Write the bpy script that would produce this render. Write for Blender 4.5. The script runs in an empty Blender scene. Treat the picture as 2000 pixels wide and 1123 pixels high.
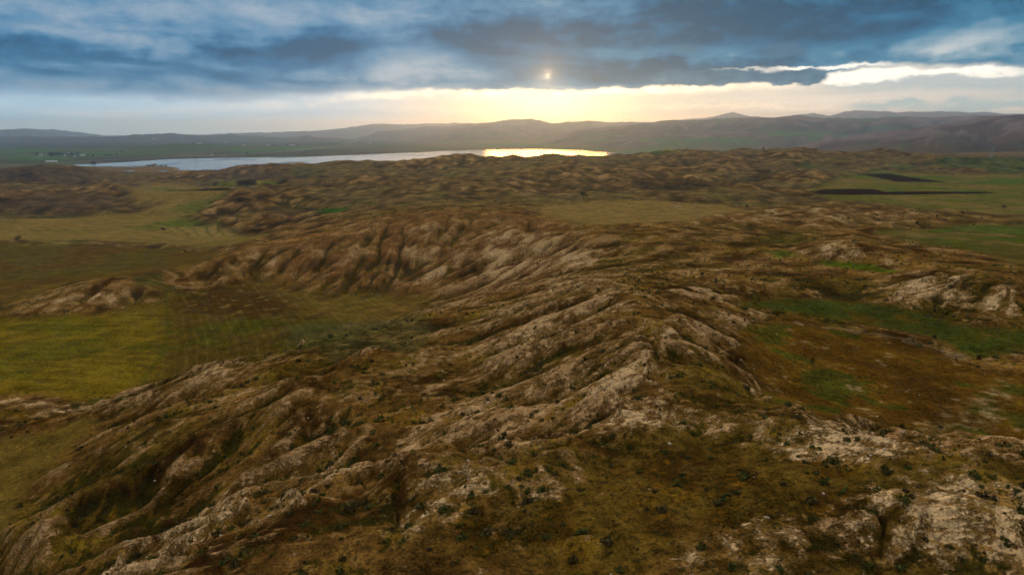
import bpy, math, random, os
import numpy as np
from mathutils import Vector, Matrix

random.seed(7)
RNG = np.random.default_rng(11)
SC = bpy.context.scene
COL = SC.collection

# ------------------------------------------------------------------ camera
CAM_H = 120.0
PITCH = math.radians(12.8)
FPX = 1333.0                     # focal length in photo pixels (2000 wide)
cam_d = bpy.data.cameras.new('camera')
cam_d.sensor_width = 36.0
cam_d.lens = 36.0 * FPX / 2000.0
cam_d.clip_start = 0.5
cam_d.clip_end = 200000.0
cam = bpy.data.objects.new('camera', cam_d)
COL.objects.link(cam)
cam.location = (0, 0, CAM_H)
cam.rotation_euler = (math.radians(90) - PITCH, 0, 0)
SC.camera = cam


def pixdir(px, py):
    a = (px - 1000.0) / FPX
    b = (561.5 - py) / FPX
    return (a, math.cos(PITCH) + b * math.sin(PITCH), -math.sin(PITCH) + b * math.cos(PITCH))


def pix_azel(px, py):
    d = pixdir(px, py)
    return math.atan2(d[0], d[1]), math.atan2(d[2], math.hypot(d[0], d[1]))


SUN_AZ, SUN_EL = pix_azel(1068, 150)

# ------------------------------------------------------------------ node helper
class NT:
    """tiny wrapper to write node maths as expressions"""
    def __init__(self, tree):
        self.t = tree

    def new(self, kind, **kw):
        n = self.t.nodes.new(kind)
        for k, v in kw.items():
            setattr(n, k, v)
        return n

    def put(self, sock, v):
        if isinstance(v, S):
            self.t.links.new(v.s, sock)
        elif isinstance(v, (tuple, list)):
            v = list(v)
            if len(sock.default_value) == 4 and len(v) == 3:
                v = v + [1.0]
            sock.default_value = v
        else:
            sock.default_value = v

    def m(self, op, *a, clamp=False):
        n = self.new('ShaderNodeMath', operation=op)
        n.use_clamp = clamp
        for i, v in enumerate(a):
            self.put(n.inputs[i], v)
        return S(self, n.outputs[0])

    def sep(self, v):
        n = self.new('ShaderNodeSeparateXYZ')
        self.put(n.inputs[0], v)
        return [S(self, o) for o in n.outputs]

    def comb(self, x, y, z):
        n = self.new('ShaderNodeCombineXYZ')
        for i, v in enumerate((x, y, z)):
            self.put(n.inputs[i], v)
        return S(self, n.outputs[0])

    def noise(self, vec, scale, detail=4, rough=0.5, dist=0.0, color=False, dims='3D', lac=2.0):
        n = self.new('ShaderNodeTexNoise', noise_dimensions=dims)
        self.put(n.inputs['Vector'], vec)
        self.put(n.inputs['Scale'], scale)
        self.put(n.inputs['Detail'], detail)
        self.put(n.inputs['Roughness'], rough)
        self.put(n.inputs['Lacunarity'], lac)
        self.put(n.inputs['Distortion'], dist)
        return S(self, n.outputs['Color' if color else 'Fac'])

    def mix(self, f, a, b, mode='MIX', clamp=True):
        n = self.new('ShaderNodeMix', data_type='RGBA', blend_type=mode)
        n.clamp_factor = clamp
        self.put(n.inputs[0], f)
        self.put(n.inputs[6], a)
        self.put(n.inputs[7], b)
        return S(self, n.outputs[2])

    def smooth(self, lo, hi, v):
        n = self.new('ShaderNodeMapRange', interpolation_type='SMOOTHSTEP')
        self.put(n.inputs['Value'], v)
        self.put(n.inputs['From Min'], lo)
        self.put(n.inputs['From Max'], hi)
        self.put(n.inputs['To Min'], 0.0)
        self.put(n.inputs['To Max'], 1.0)
        return S(self, n.outputs[0])

    def ramp(self, v, stops, interp='LINEAR'):
        n = self.new('ShaderNodeValToRGB')
        cr = n.color_ramp
        cr.interpolation = interp
        while len(cr.elements) < len(stops):
            cr.elements.new(0.5)
        for e, (p, c) in zip(cr.elements, stops):
            e.position = p
            e.color = tuple(c) + (1.0,) if len(c) == 3 else c
        self.put(n.inputs[0], v)
        return S(self, n.outputs[0])

    def vscale(self, v, k):
        n = self.new('ShaderNodeVectorMath', operation='SCALE')
        self.put(n.inputs[0], v)
        self.put(n.inputs['Scale'], k)
        return S(self, n.outputs[0])

    def vadd(self, a, b):
        n = self.new('ShaderNodeVectorMath', operation='ADD')
        self.put(n.inputs[0], a)
        self.put(n.inputs[1], b)
        return S(self, n.outputs[0])

    def vmul(self, a, b):
        n = self.new('ShaderNodeVectorMath', operation='MULTIPLY')
        self.put(n.inputs[0], a)
        self.put(n.inputs[1], b)
        return S(self, n.outputs[0])


class S:
    def __init__(self, nt, s):
        self.nt, self.s = nt, s

    def __add__(self, o): return self.nt.m('ADD', self, o)
    __radd__ = __add__
    def __sub__(self, o): return self.nt.m('SUBTRACT', self, o)
    def __rsub__(self, o): return self.nt.m('SUBTRACT', o, self)
    def __mul__(self, o): return self.nt.m('MULTIPLY', self, o)
    __rmul__ = __mul__
    def __truediv__(self, o): return self.nt.m('DIVIDE', self, o)
    def __rtruediv__(self, o): return self.nt.m('DIVIDE', o, self)


# ------------------------------------------------------------------ sky
def build_world():
    w = bpy.data.worlds.new('World')
    SC.world = w
    w.use_nodes = True
    t = w.node_tree
    t.nodes.clear()
    n = NT(t)
    out = n.new('ShaderNodeOutputWorld')
    tc = n.new('ShaderNodeTexCoord')
    vec = S(n, tc.outputs['Generated'])
    x, y, z = n.sep(vec)
    az = n.m('ARCTAN2', x, y)
    el = n.m('ARCSINE', n.m('MINIMUM', n.m('MAXIMUM', z, -1.0), 1.0))
    # U, V: azimuth and elevation counted in units of 1/1333 rad (about one photo pixel)
    U = az * 1333.0
    V = el * 1333.0

    def pu(px, py=180):
        return pix_azel(px, py)[0] * 1333.0

    def pv(px, py):
        return pix_azel(px, py)[1] * 1333.0

    # cloud deck seen from below: project the direction on a flat layer
    zz = n.m('MAXIMUM', z, 0.0) + 0.085
    P = n.comb(x / zz, y / zz, 0.0)
    warpv = n.vadd(n.noise(P, 0.45, 1, 0.5, color=True, dims='2D'), (-0.5, -0.5, -0.5))
    P2 = n.vadd(P, n.vscale(warpv, 1.6))
    big = n.noise(P2, 0.42, 3, 0.5, dims='2D')
    mid = n.noise(n.vadd(P2, (13.1, 4.2, 2.0)), 1.25, 4, 0.55, dims='2D')

    # wispy offsets in direction space, for the outlines of single clouds
    UV = n.comb(U, V, 0.0)
    wx, wy, _ = n.sep(n.noise(n.vmul(UV, (1 / 150.0, 1 / 48.0, 1.0)), 1.0, 3, 0.55, color=True, dims='2D'))
    vx, vy, _ = n.sep(n.noise(n.vmul(UV, (1 / 36.0, 1 / 19.0, 1.0)), 1.0, 3, 0.6, color=True, dims='2D'))
    streak = n.noise(n.vmul(UV, (1 / 420.0, 1 / 26.0, 1.0)), 1.0, 4, 0.55, dims='2D')
    Uw = U + (wx - 0.5) * 80.0 + (vx - 0.5) * 30.0
    Vw = V + (wy - 0.5) * 26.0 + (vy - 0.5) * 16.0
    Us = U + (wx - 0.5) * 260.0 + (vx - 0.5) * 40.0
    Vs = V + (wy - 0.5) * 50.0 + (vy - 0.5) * 14.0

    def blob(px, py, sx, sy, tilt=0.0, flat=False, soft=True):
        uu, vv = (Us, Vs) if soft else (Uw, Vw)
        a = uu - pu(px, py)
        b = vv - pv(px, py)
        if tilt:
            b = b + a * tilt
        a = a * (1.0 / sx)
        b = b * (1.0 / sy)
        d = n.m('MULTIPLY_ADD', a, a, b * b)
        if flat:
            d = d * d
        return n.m('EXPONENT', d * -1.0)

    # --- clear air low over the horizon
    nsky = n.new('ShaderNodeTexSky', sky_type='NISHITA')
    nsky.sun_disc = False
    nsky.sun_elevation = SUN_EL
    nsky.sun_rotation = SUN_AZ
    nsky.air_density = 1.0
    nsky.dust_density = 2.0
    clear = n.vscale(S(n, nsky.outputs[0]), 0.05)

    u01 = (U + 1000.0) * 0.0005
    low = n.ramp(u01, [
        (0.00, (0.22, 0.50, 0.82)), (0.12, (0.25, 0.53, 0.84)), (0.24, (0.30, 0.56, 0.84)), (0.37, (0.42, 0.60, 0.78)),
        (0.46, (0.58, 0.57, 0.50)), (0.54, (0.74, 0.66, 0.50)), (0.62, (0.62, 0.59, 0.50)),
        (0.80, (0.52, 0.53, 0.50)), (1.0, (0.38, 0.44, 0.46))])
    hi = n.ramp(u01, [
        (0.00, (0.34, 0.52, 0.68)), (0.2, (0.38, 0.55, 0.70)), (0.36, (0.52, 0.62, 0.70)), (0.46, (0.72, 0.67, 0.55)),
        (0.54, (0.98, 0.88, 0.66)), (0.63, (0.74, 0.70, 0.59)), (0.80, (0.60, 0.60, 0.56)), (1.0, (0.42, 0.46, 0.46))])
    air = n.mix(n.smooth(5.0, 72.0, V + (streak - 0.5) * 60.0), low, hi)
    air = n.mix(0.06, air, clear)
    air = n.mix(n.smooth(0.54, 0.68, streak) * n.smooth(12, 30, V) * 0.35, air, n.mix(n.smooth(-500, 300, U), (0.56, 0.65, 0.70), (0.78, 0.74, 0.65)))
    air = n.mix(n.smooth(0.52, 0.36, streak) * 0.36, air, n.vmul(air, (0.70, 0.77, 0.84)))
    gl = (U - 70.0) * (1 / 115.0)
    gv = (V - 34.0) * (1 / 40.0)
    glow = n.m('EXPONENT', n.m('MULTIPLY_ADD', gl, gl, gv * gv) * -1.0)
    air = n.vadd(air, n.vmul((1.0, 0.72, 0.28), n.comb(glow, glow, glow)))
    # low flat bars near the sun, lens clouds on the right
    bars = n.m('MAXIMUM', blob(1000, 218, 150, 4.2, soft=False), blob(1300, 213, 330, 3.0, soft=False))
    air = n.mix(bars * 0.55, air, (0.95, 0.85, 0.66))
    lent = n.m('MAXIMUM', blob(1745, 206, 80, 8.5, soft=False), blob(1925, 206, 115, 10.0, soft=False))
    lent = n.m('MAXIMUM', lent, blob(1860, 172, 180, 6.0, soft=False) * 0.6)
    air = n.mix(n.smooth(0.15, 0.85, lent) * 0.75, air, (0.25, 0.39, 0.44))
    rsh = n.m('MAXIMUM', blob(1830, 157, 190, 12, soft=False), blob(2050, 150, 160, 24))
    air = n.mix(n.smooth(0.15, 0.85, rsh) * 0.8, air, (0.36, 0.43, 0.46))

    # --- the deck itself
    edge = n.new('ShaderNodeFloatCurve')
    n.put(edge.inputs['Value'], n.m('MULTIPLY', U + 1200.0, 1 / 2400.0, clamp=True))
    cv = edge.mapping.curves[0]
    pts = [(pu(px, py), pv(px, py)) for px, py in ((-150, 196), (60, 198), (250, 202), (420, 206), (600, 198), (740, 186), (860, 180), (1000, 178), (1120, 178), (1300, 172), (1450, 164), (1570, 158), (1660, 140), (1760, 132), (1900, 136), (2100, 140))]
    cv.points[0].location = (0.0, pts[0][1] / 200.0)
    cv.points[1].location = (1.0, pts[-1][1] / 200.0)
    for u, v in pts:
        cv.points.new((u + 1200) / 2400.0, v / 200.0)
    edge.mapping.update()
    E = S(n, edge.outputs[0]) * 200.0
    sw, _, _ = n.sep(n.ramp(u01, [(0.0, (.34, .5, .5)), (0.28, (.24, .3, .3)), (0.38, (0.12, .1, .1)), (0.48, (0.05, .05, .05)), (0.75, (0.05, .05, .05)), (0.85, (0.12, .09, .09)), (1.0, (.24, .2, .2))]))
    hgt = V + (wy - 0.5) * 24.0 + (vy - 0.5) * 12.0 - E
    deckm = n.smooth(0.0, 1.0, hgt / (sw * 90.0 + 2.0))

    lum = (big - 0.5) * 1.3 + (mid - 0.5) * 0.72 + (vy - 0.5) * 0.30 + (wy - 0.5) * 0.55 + (vx - 0.5) * 0.16 + 0.43
    # broad light and dark masses
    for px, py, sx, sy, ti, k in (
            (170, 112, 330, 24, 0.03, -0.46), (890, 78, 280, 40, 0.05, -0.46), (760, 160, 320, 11, 0.0, -0.30),
            (1230, 146, 170, 22, 0.0, -0.34), (1800, 45, 520, 60, 0.0, -0.24), (620, 92, 120, 22, 0.0, -0.26),
            (1950, 115, 170, 18, 0.0, -0.20),
            (500, 140, 230, 16, 0.0, 0.22), (300, 30, 380, 32, 0.06, 0.32), (800, 126, 150, 15, 0.0, 0.26),
            (640, 4, 230, 26, 0.0, 0.20), (1310, 106, 130, 12, 0.0, 0.34), (1680, 96, 260, 16, 0.0, 0.26),
            (1090, 166, 120, 8, 0.0, 0.26), (230, 164, 480, 24, 0.0, 0.36), (420, 196, 330, 7, 0.0, -0.12)):
        lum = n.m('MULTIPLY_ADD', blob(px, py, sx, sy, ti), k, lum)
    left_c = n.ramp(lum, [(0.0, (0.006, 0.055, 0.130)), (0.20, (0.016, 0.105, 0.230)), (0.42, (0.076, 0.190, 0.325)), (0.66, (0.172, 0.265, 0.370)), (0.95, (0.28, 0.355, 0.44))])
    right_c = n.ramp(lum, [(0.0, (0.005, 0.048, 0.105)), (0.20, (0.010, 0.092, 0.190)), (0.42, (0.034, 0.155, 0.270)), (0.66, (0.185, 0.295, 0.375)), (0.95, (0.46, 0.50, 0.52))])
    deck = n.mix(n.smooth(-300, 500, U), left_c, right_c)
    # unseen deck, shaped for the ground light: bright overhead, dark behind the camera
    deck = n.mix(n.smooth(0.20, 0.55, z) * 0.88, deck, (0.98, 1.00, 1.00))
    deck = n.mix(n.smooth(0.2, -0.5, y) * 0.85, deck, (0.17, 0.21, 0.26))

    sky = n.mix(deckm, air, deck)
    # bright rim where the deck ends near the sun
    rh = (hgt + 4.0) * (1 / 7.0)
    ru = (U - 80.0) * (1 / 330.0)
    rim = n.m('EXPONENT', n.m('MULTIPLY_ADD', rh, rh, ru * ru) * -1.0)
    sky = n.mix(rim * n.smooth(0.30, 0.62, vx * 0.5 + wx * 0.5) * 0.9, sky, (1.7, 1.45, 1.0))
    # gap of clear bright sky on the right, then single dark clouds in front of it
    gap = n.m('MAXIMUM', blob(1700, 147, 95, 11, flat=True, soft=False), blob(1880, 143, 90, 7, soft=False))
    gap = n.m('MAXIMUM', gap, blob(1440, 137, 70, 5.5, soft=False))
    gap = n.m('MAXIMUM', gap, blob(1600, 129, 110, 4.0, soft=False))
    sky = n.mix(n.smooth(0.08, 0.9, gap) * 0.85, sky, (1.05, 1.02, 0.92))
    c1 = n.m('MAXIMUM', blob(1395, 151, 125, 17, flat=True, soft=False), blob(1555, 150, 62, 13, flat=True, soft=False))
    c1 = n.m('MAXIMUM', c1, blob(1590, 147, 26, 17, flat=True, soft=False))
    c1 = n.smooth(0.18, 0.72, c1)
    sky = n.mix(c1, sky, n.ramp(lum * 0.4 + (vy - 0.5) * 1.3 + 0.28, [(0.0, (0.018, 0.072, 0.135)), (0.5, (0.050, 0.130, 0.210)), (1.0, (0.20, 0.28, 0.34))]))
    c2 = n.m('MAXIMUM', blob(1523, 103, 38, 12, tilt=-0.12, flat=True, soft=False), blob(1350, 98, 50, 12, soft=False) * 0.8)
    sky = n.mix(n.smooth(0.15, 0.85, c2) * 0.85, sky, (0.030, 0.100, 0.175))
    # the sun itself: a small torn hole in the deck
    su = U - SUN_AZ * 1333.0 + (vx - 0.5) * 22.0
    sv = V - SUN_EL * 1333.0 + (vy - 0.5) * 22.0
    d2 = n.m('SQRT', n.m('MULTIPLY_ADD', su, su, sv * sv))
    sky = n.mix(n.m('EXPONENT', d2 * (-1 / 5.0)) * 0.42, sky, (2.4, 2.0, 1.4), clamp=True)
    sky = n.mix(n.m('EXPONENT', d2 * (-1 / 26.0)) * 0.26, sky, (1.2, 0.95, 0.62))
    # below the horizon the haze continues
    sky = n.mix(n.smooth(-6.0, -60.0, V), sky, n.vmul(low, (0.55, 0.55, 0.55)))

    bg = n.new('ShaderNodeBackground')
    n.put(bg.inputs['Color'], sky)
    bg.inputs['Strength'].default_value = SKY_GAIN
    t.links.new(bg.outputs[0], out.inputs['Surface'])
    w.cycles.sampling_method = 'NONE'


SKY_GAIN = 1.0
HAZE = 6e-5
build_world()

# ------------------------------------------------------------------ sun
sd = Vector((math.sin(SUN_AZ) * math.cos(SUN_EL), math.cos(SUN_AZ) * math.cos(SUN_EL), math.sin(SUN_EL)))
sun_d = bpy.data.lights.new('sun', 'SUN')
sun_d.energy = 0.55
sun_d.angle = math.radians(10.0)
sun_d.color = (1.0, 0.48, 0.12)
sun = bpy.data.objects.new('sun', sun_d)
COL.objects.link(sun)
sun.rotation_euler = sd.to_track_quat('Z', 'Y').to_euler()
sun.location = (0, 0, 400)

# ------------------------------------------------------------------ exposure, sampling
SC.view_settings.view_transform = 'Standard'
SC.view_settings.look = 'None'
SC.view_settings.exposure = 0.42
SC.view_settings.gamma = 1.0
SC.view_settings.use_curve_mapping = False
SC.cycles.use_denoising = True
SC.cycles.denoiser = 'OPENIMAGEDENOISE'
SC.cycles.denoising_prefilter = 'FAST'
SC.cycles.use_adaptive_sampling = True
SC.cycles.adaptive_threshold = 0.015
SC.cycles.adaptive_min_samples = 16
SC.cycles.max_bounces = 4
SC.cycles.diffuse_bounces = 2
SC.cycles.glossy_bounces = 2
SC.cycles.volume_bounces = 3
SC.cycles.transparent_max_bounces = 4
SC.cycles.sample_clamp_indirect = 4.0

# ================================================================== TERRAIN
# ------------------------------------------------------------------ noise tools
from concurrent.futures import ThreadPoolExecutor
POOL = ThreadPoolExecutor(4)


def _hash(ix, iy, seed):
    h = ix.astype(np.uint32) * np.uint32(374761393) + iy.astype(np.uint32) * np.uint32(668265263) + np.uint32((seed * 974711) & 0xFFFFFFFF)
    h = (h ^ (h >> np.uint32(13))) * np.uint32(1274126177)
    h = (h ^ (h >> np.uint32(15))) * np.uint32(2246822519)
    return ((h ^ (h >> np.uint32(16))) & np.uint32(0xFFFFFF)).astype(np.float32) * np.float32(1.0 / 0x1000000)


def _gn(x, y, seed):
    fx, fy = np.floor(x), np.floor(y)
    ix, iy = fx.astype(np.int32), fy.astype(np.int32)
    x = (x - fx).astype(np.float32)
    y = (y - fy).astype(np.float32)
    u = x * x * x * (x * (x * 6 - 15) + 10)
    v = y * y * y * (y * (y * 6 - 15) + 10)

    def g(i, j, dx, dy):
        a = _hash(ix + np.int32(i), iy + np.int32(j), seed) * np.float32(2 * math.pi)
        return np.cos(a) * dx + np.sin(a) * dy
    n00, n10 = g(0, 0, x, y), g(1, 0, x - 1, y)
    n01, n11 = g(0, 1, x, y - 1), g(1, 1, x - 1, y - 1)
    return ((n00 * (1 - u) + n10 * u) * (1 - v) + (n01 * (1 - u) + n11 * u) * v) * np.float32(1.5)


def gnoise(x, y, seed=0):
    """gradient noise, worked out in strips on several threads"""
    x, y = np.broadcast_arrays(np.asarray(x, np.float64), np.asarray(y, np.float64))
    if x.size < 60000:
        return _gn(x, y, seed)
    xs, ys = np.array_split(x, 12), np.array_split(y, 12)
    return np.concatenate(list(POOL.map(lambda p: _gn(p[0], p[1], seed), zip(xs, ys))))


def smooth(a, b, x):
    t = np.clip((x - a) / (b - a), 0, 1)
    return t * t * (3 - 2 * t)


# ------------------------------------------------------------------ polar sheet of vertices, finer near the hills one sees
def steps(a, b, d):
    k = max(2, int(round(math.log(b / a) / d)))
    return np.exp(np.linspace(math.log(a), math.log(b), k, endpoint=False))


RR = np.concatenate([steps(6, 38, 0.03), steps(38, 330, 0.0036), steps(330, 2500, 0.0056), steps(2500, 30000, 0.0112), [30000.0]])
AZD = 0.745
AZ = np.concatenate([np.linspace(-math.pi, -AZD, 44, endpoint=False), np.linspace(-AZD, AZD, 826, endpoint=False), np.linspace(AZD, math.pi, 45)])
NR, NA = len(RR), len(AZ)
LR = np.log(RR)
R2, A2 = np.meshgrid(RR, AZ, indexing='ij')
X2 = R2 * np.sin(A2)
Y2 = R2 * np.cos(A2)
DAZ = np.gradient(AZ)
DLR = np.gradient(LR)
SP = R2 * np.sqrt(DAZ[None, :] * DLR[:, None])      # grid spacing in metres


def lod_noise(lam, seed, ax=1.0, ay=1.0, rot=0.0, wx=0.0, wy=0.0, fn=None):
    """gradient noise of wavelength lam, only where the sheet can carry it"""
    w = smooth(1.8, 3.6, lam / SP)
    out = np.zeros_like(SP, dtype=np.float32)
    i = w > 0
    if not i.any():
        return out
    x = X2[i] + (wx[i] if np.ndim(wx) else wx)
    y = Y2[i] + (wy[i] if np.ndim(wy) else wy)
    if rot:
        c, s = math.cos(rot), math.sin(rot)
        x, y = c * x - s * y, s * x + c * y
    nz = gnoise(x / (lam * ax), y / (lam * ay), seed)
    if fn:
        nz = fn(nz)
    out[i] = nz * w[i]
    return out


def fbm(lam, octs, gain, seed, **k):
    o = 0
    a = 1.0
    for j in range(octs):
        o = o + a * lod_noise(lam / 2 ** j, seed + 17 * j, **k)
        a *= gain
    return o


# ------------------------------------------------------------------ survey points of the land
# (photo column, photo row, height z) on floors, (photo column, photo row, 'distance') elsewhere
PZ = [
 (0,770,30),(0,600,30),(250,600,30),(300,680,30),(450,600,30),(600,640,31),(700,600,31),(800,590,32),(540,545,32),(100,775,30),(200,765,30),(0,680,30),
 (0,520,28),(200,510,28),(380,495,29),(0,560,29),(-150,560,29),(-150,700,30),(100,480,28),(250,620,30),(60,612,30),(330,560,31),(400,562,30),
 (700,573,31),(620,576,31),(830,577,32),(870,590,34),
 (1500,760,72),(1650,700,70),(1800,780,70),(1900,830,70),(1990,870,71),(1600,800,72),(1450,700,75),(1550,640,72),(1700,600,70),(1900,650,69),(1450,580,72),(1980,700,69),(2150,720,69),(2150,850,71),
 (1850,625,69),(1950,490,65),(1640,522,68),(1750,545,70),(1560,505,68),(2100,480,64),
 (1200,420,58),(1400,410,58),(1500,402,58),(1100,402,56),(1250,395,57),(1600,452,60),(1750,443,60),(1950,430,59),(1950,400,58),(2150,400,58),
 (1750,376,57),(1750,350,56),(1900,360,56),(1980,340,56),(1620,376,57),(1700,337,56),(2150,350,56),(1400,350,56),(1200,372,54),
 (300,420,25),(300,380,20),(400,440,26),(100,440,26),(500,460,29),(300,465,27),(150,365,18),(300,352,12),(250,335,2),(60,356,17),(450,361,16),(150,416,25),(0,416,25),(-150,430,26),(-150,380,20),
 (200,330,1.5),(100,335,2),(130,340,3),(350,338,3),(430,340,8),(620,412,38),
 (500,303,3),(700,294,4),(900,285,5),(700,281,5),(600,285,5),(300,306,3),(200,310,3),(100,316,4),(0,322,5),(-200,322,5),(400,285,8),(100,290,12),(200,280,12),(500,280,8),(1000,284,5),(1250,293,3),(1320,290,6),
]
PY = [
 # main crest
 (1190,560,185),(1300,640,132),(1270,700,110),(1330,780,92),(1250,850,78),(1100,960,66),(1000,1123,50),(1400,900,72),(1500,850,78),(1620,855,76),(1750,880,72),(1950,950,62),
 (1700,1000,58),(1950,1080,50),(1500,1050,53),(1700,1123,48),(1250,1050,55),(2150,1000,57),(2100,930,66),(1400,800,88),
 (1240,600,158),(1150,640,150),
 # spur A
 (950,930,68),(800,965,66),(700,985,66),(590,985,67),(480,1005,68),(330,1080,62),(230,1120,60),(600,1100,54),(800,1080,54),
 (480,950,110),(300,1000,108),(100,1080,100),(620,900,108),(750,925,90),
 # spur C
 (730,705,158),(580,770,135),(430,840,128),(250,955,114),(60,1050,108),
 # spur B, the edge above the field
 (150,800,185),(300,750,190),(430,722,195),(560,690,200),(700,650,215),(820,620,235),
 (60,880,160),(200,850,155),(0,960,135),(100,960,128),(0,1060,112),(0,1123,105),(-150,1000,130),(-150,880,160),
 (700,720,168),(850,700,160),(900,640,205),(1000,600,220),(1080,560,240),(1000,700,145),(1000,800,110),(850,850,105),(700,850,115),(850,780,125),(1150,700,125),(1150,800,98),(950,870,90),(600,800,125),(400,800,150),(300,850,140),
 # broad top right of the crest
 (1150,468,340),(1300,520,260),(1400,490,300),(1500,470,340),(1350,560,200),(1450,540,225),(1350,440,430),(1250,470,330),(1400,600,170),
 (1800,540,218),(1950,560,200),(1880,530,215),(1640,474,290),(1590,400,555),(1750,420,480),(1430,425,470),(1650,430,440),(1540,430,470),
 # scalloped hill
 (180,550,375),(280,545,378),(110,570,366),(470,503,440),(420,520,425),(500,490,455),(560,475,470),(650,455,480),(760,432,490),(900,420,490),(1000,418,500),(1070,432,450),(1110,452,385),
 (700,505,425),(800,500,428),(900,500,415),(620,530,410),(1000,520,370),(1100,500,335),(950,560,345),(1000,560,300),
 (150,380,930),(40,380,930),(230,393,880),(90,395,900),(60,321,1620),(0,334,1600),(160,345,1600),(110,328,1620),
 # rough middle ground
 (500,420,700),(620,385,800),(700,370,850),(560,440,600),(700,410,640),(800,390,700),(900,380,750),(1000,400,600),(900,400,620),(1000,370,850),(1100,370,850),(850,350,1050),(950,345,1050),(700,345,1150),(600,350,1150),(800,330,1300),(950,330,1200),(1100,340,1050),(1250,360,900),(1250,330,1150),(1100,320,1300),(1450,320,1350),(1350,312,1450),(1330,362,880),
 (340,280,4500),(305,287,4400),(385,287,4400),(275,296,4300),(440,297,4300),(345,300,4150),(220,300,4300),(480,298,4500),
 # edge above the lake
 (1600,297,1500),(1750,300,1450),(1900,320,1300),(1980,322,1300),(2100,325,1300),(1550,296,1600),(1490,293,1650),(1400,291,1700),(1330,297,1700),(1250,303,1650),(1200,303,1600),(1140,307,1550),(1060,317,1350),(1000,309,1450),(960,315,1400),(900,307,1500),(860,306,1550),(800,313,1600),(700,318,1650),(620,322,1700),(560,323,1700),(530,328,1800),(500,323,1600),(450,330,1600),(420,334,1750),
]
HID = [  # (photo column, distance, z): ground no ray from here reaches
 (450,2250,-1),(600,2150,-2),(800,2100,-2),(1000,2100,-2),(1150,2250,-1),(1280,2900,2),(1400,3000,10),(1500,2600,25),(1650,2300,40),(1800,2200,50),(2000,2300,58),(2200,2400,60),
 (700,3000,-3),(900,3500,-3),(1100,3500,-2),(500,3000,-3),(1300,4000,3),(1500,4300,12),(1700,4300,30),
 (1000,20,84),(300,25,82),(1700,25,86),(560,240,33),(300,215,30),(430,225,31),(700,262,34),(150,205,30),
]
FAR = [  # (azimuth degrees, range, z)
 (-55,100,46),(-55,300,30),(-55,1000,25),(-55,2500,6),(-55,6000,10),(-60,12000,40),(55,60,85),(55,150,70),(55,300,67),(55,1000,58),(55,2500,70),(60,6000,60),(60,12000,80),
 (-110,60,78),(-110,300,45),(-110,1500,30),(-110,8000,30),(110,60,85),(110,300,66),(110,1500,60),(110,8000,60),(180,40,84),(180,200,70),(180,1000,50),(180,8000,50),(-180,200,70),(-180,1000,50),(-180,8000,50),
 (-40,20000,10),(-20,20000,10),(0,20000,10),(20,20000,20),(40,20000,20),(-40,8000,8),(-20,9000,6),(0,9000,6),(15,9000,12),(30,7000,30),(180,20000,40),(-180,20000,40),(90,20000,40),(-90,20000,30),
]
ctl = []
for px, py, z in PZ:
    d = pixdir(px, py)
    t = (z - CAM_H) / d[2]
    ctl.append((math.atan2(d[0], d[1]), math.log(t * math.hypot(d[0], d[1])), z))
for px, py, yy in PY:
    d = pixdir(px, py)
    t = yy / d[1]
    ctl.append((math.atan2(d[0], d[1]), math.log(t * math.hypot(d[0], d[1])), CAM_H + t * d[2]))
for px, yy, z in HID:
    d = pixdir(px, 330)
    t = yy / d[1]
    ctl.append((math.atan2(d[0], d[1]), math.log(t * math.hypot(d[0], d[1])), z))
for a, r, z in FAR:
    ctl.append((math.radians(a), math.log(r), z))
ctl = np.array(ctl)


def rbf(ctl):
    c = 0.035
    P = ctl[:, :2]
    d = np.sqrt(((P[:, None, :] - P[None, :, :]) ** 2).sum(-1) + c * c)
    n = len(P)
    A = np.zeros((n + 1, n + 1))
    A[:n, :n] = d - np.eye(n) * 0.005
    A[:n, n] = 1
    A[n, :n] = 1
    w = np.linalg.solve(A, np.append(ctl[:, 2], 0))
    # coarse evaluation, then cubic-like refinement along both axes
    ga = np.concatenate([np.linspace(-math.pi, -0.85, 24, endpoint=False), np.linspace(-0.85, 0.85, 300, endpoint=False), np.linspace(0.85, math.pi, 25)])
    gl = np.linspace(LR[0], LR[-1], 520)
    G = np.empty((len(gl), len(ga)))
    for i, l in enumerate(gl):
        dd = np.sqrt((ga[:, None] - P[None, :, 0]) ** 2 + (l - P[None, :, 1]) ** 2 + c * c)
        G[i] = dd @ w[:n] + w[n]
    T = np.empty((len(gl), NA))
    for i in range(len(gl)):
        T[i] = np.interp(AZ, ga, G[i])
    f = (LR - gl[0]) / (gl[1] - gl[0])
    i0 = np.clip(f.astype(int), 0, len(gl) - 2)
    t = (f - i0)[:, None]
    return T[i0] * (1 - t) + T[i0 + 1] * t


Z = rbf(ctl)


def blur(a, k):
    """box blur along both grid axes, twice"""
    for _ in range(2):
        for ax in (0, 1):
            p = np.pad(a, [(k + 1, k) if i == ax else (0, 0) for i in (0, 1)], mode='edge').cumsum(axis=ax)
            n = a.shape[ax]
            hi = np.take(p, range(2 * k + 1, 2 * k + 1 + n), axis=ax)
            lo = np.take(p, range(0, n), axis=ax)
            a = (hi - lo) / (2 * k + 1)
    return a


Z = blur(Z, 2)
Z = np.where(R2 > 2300, np.maximum(Z, -3), Z)

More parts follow.
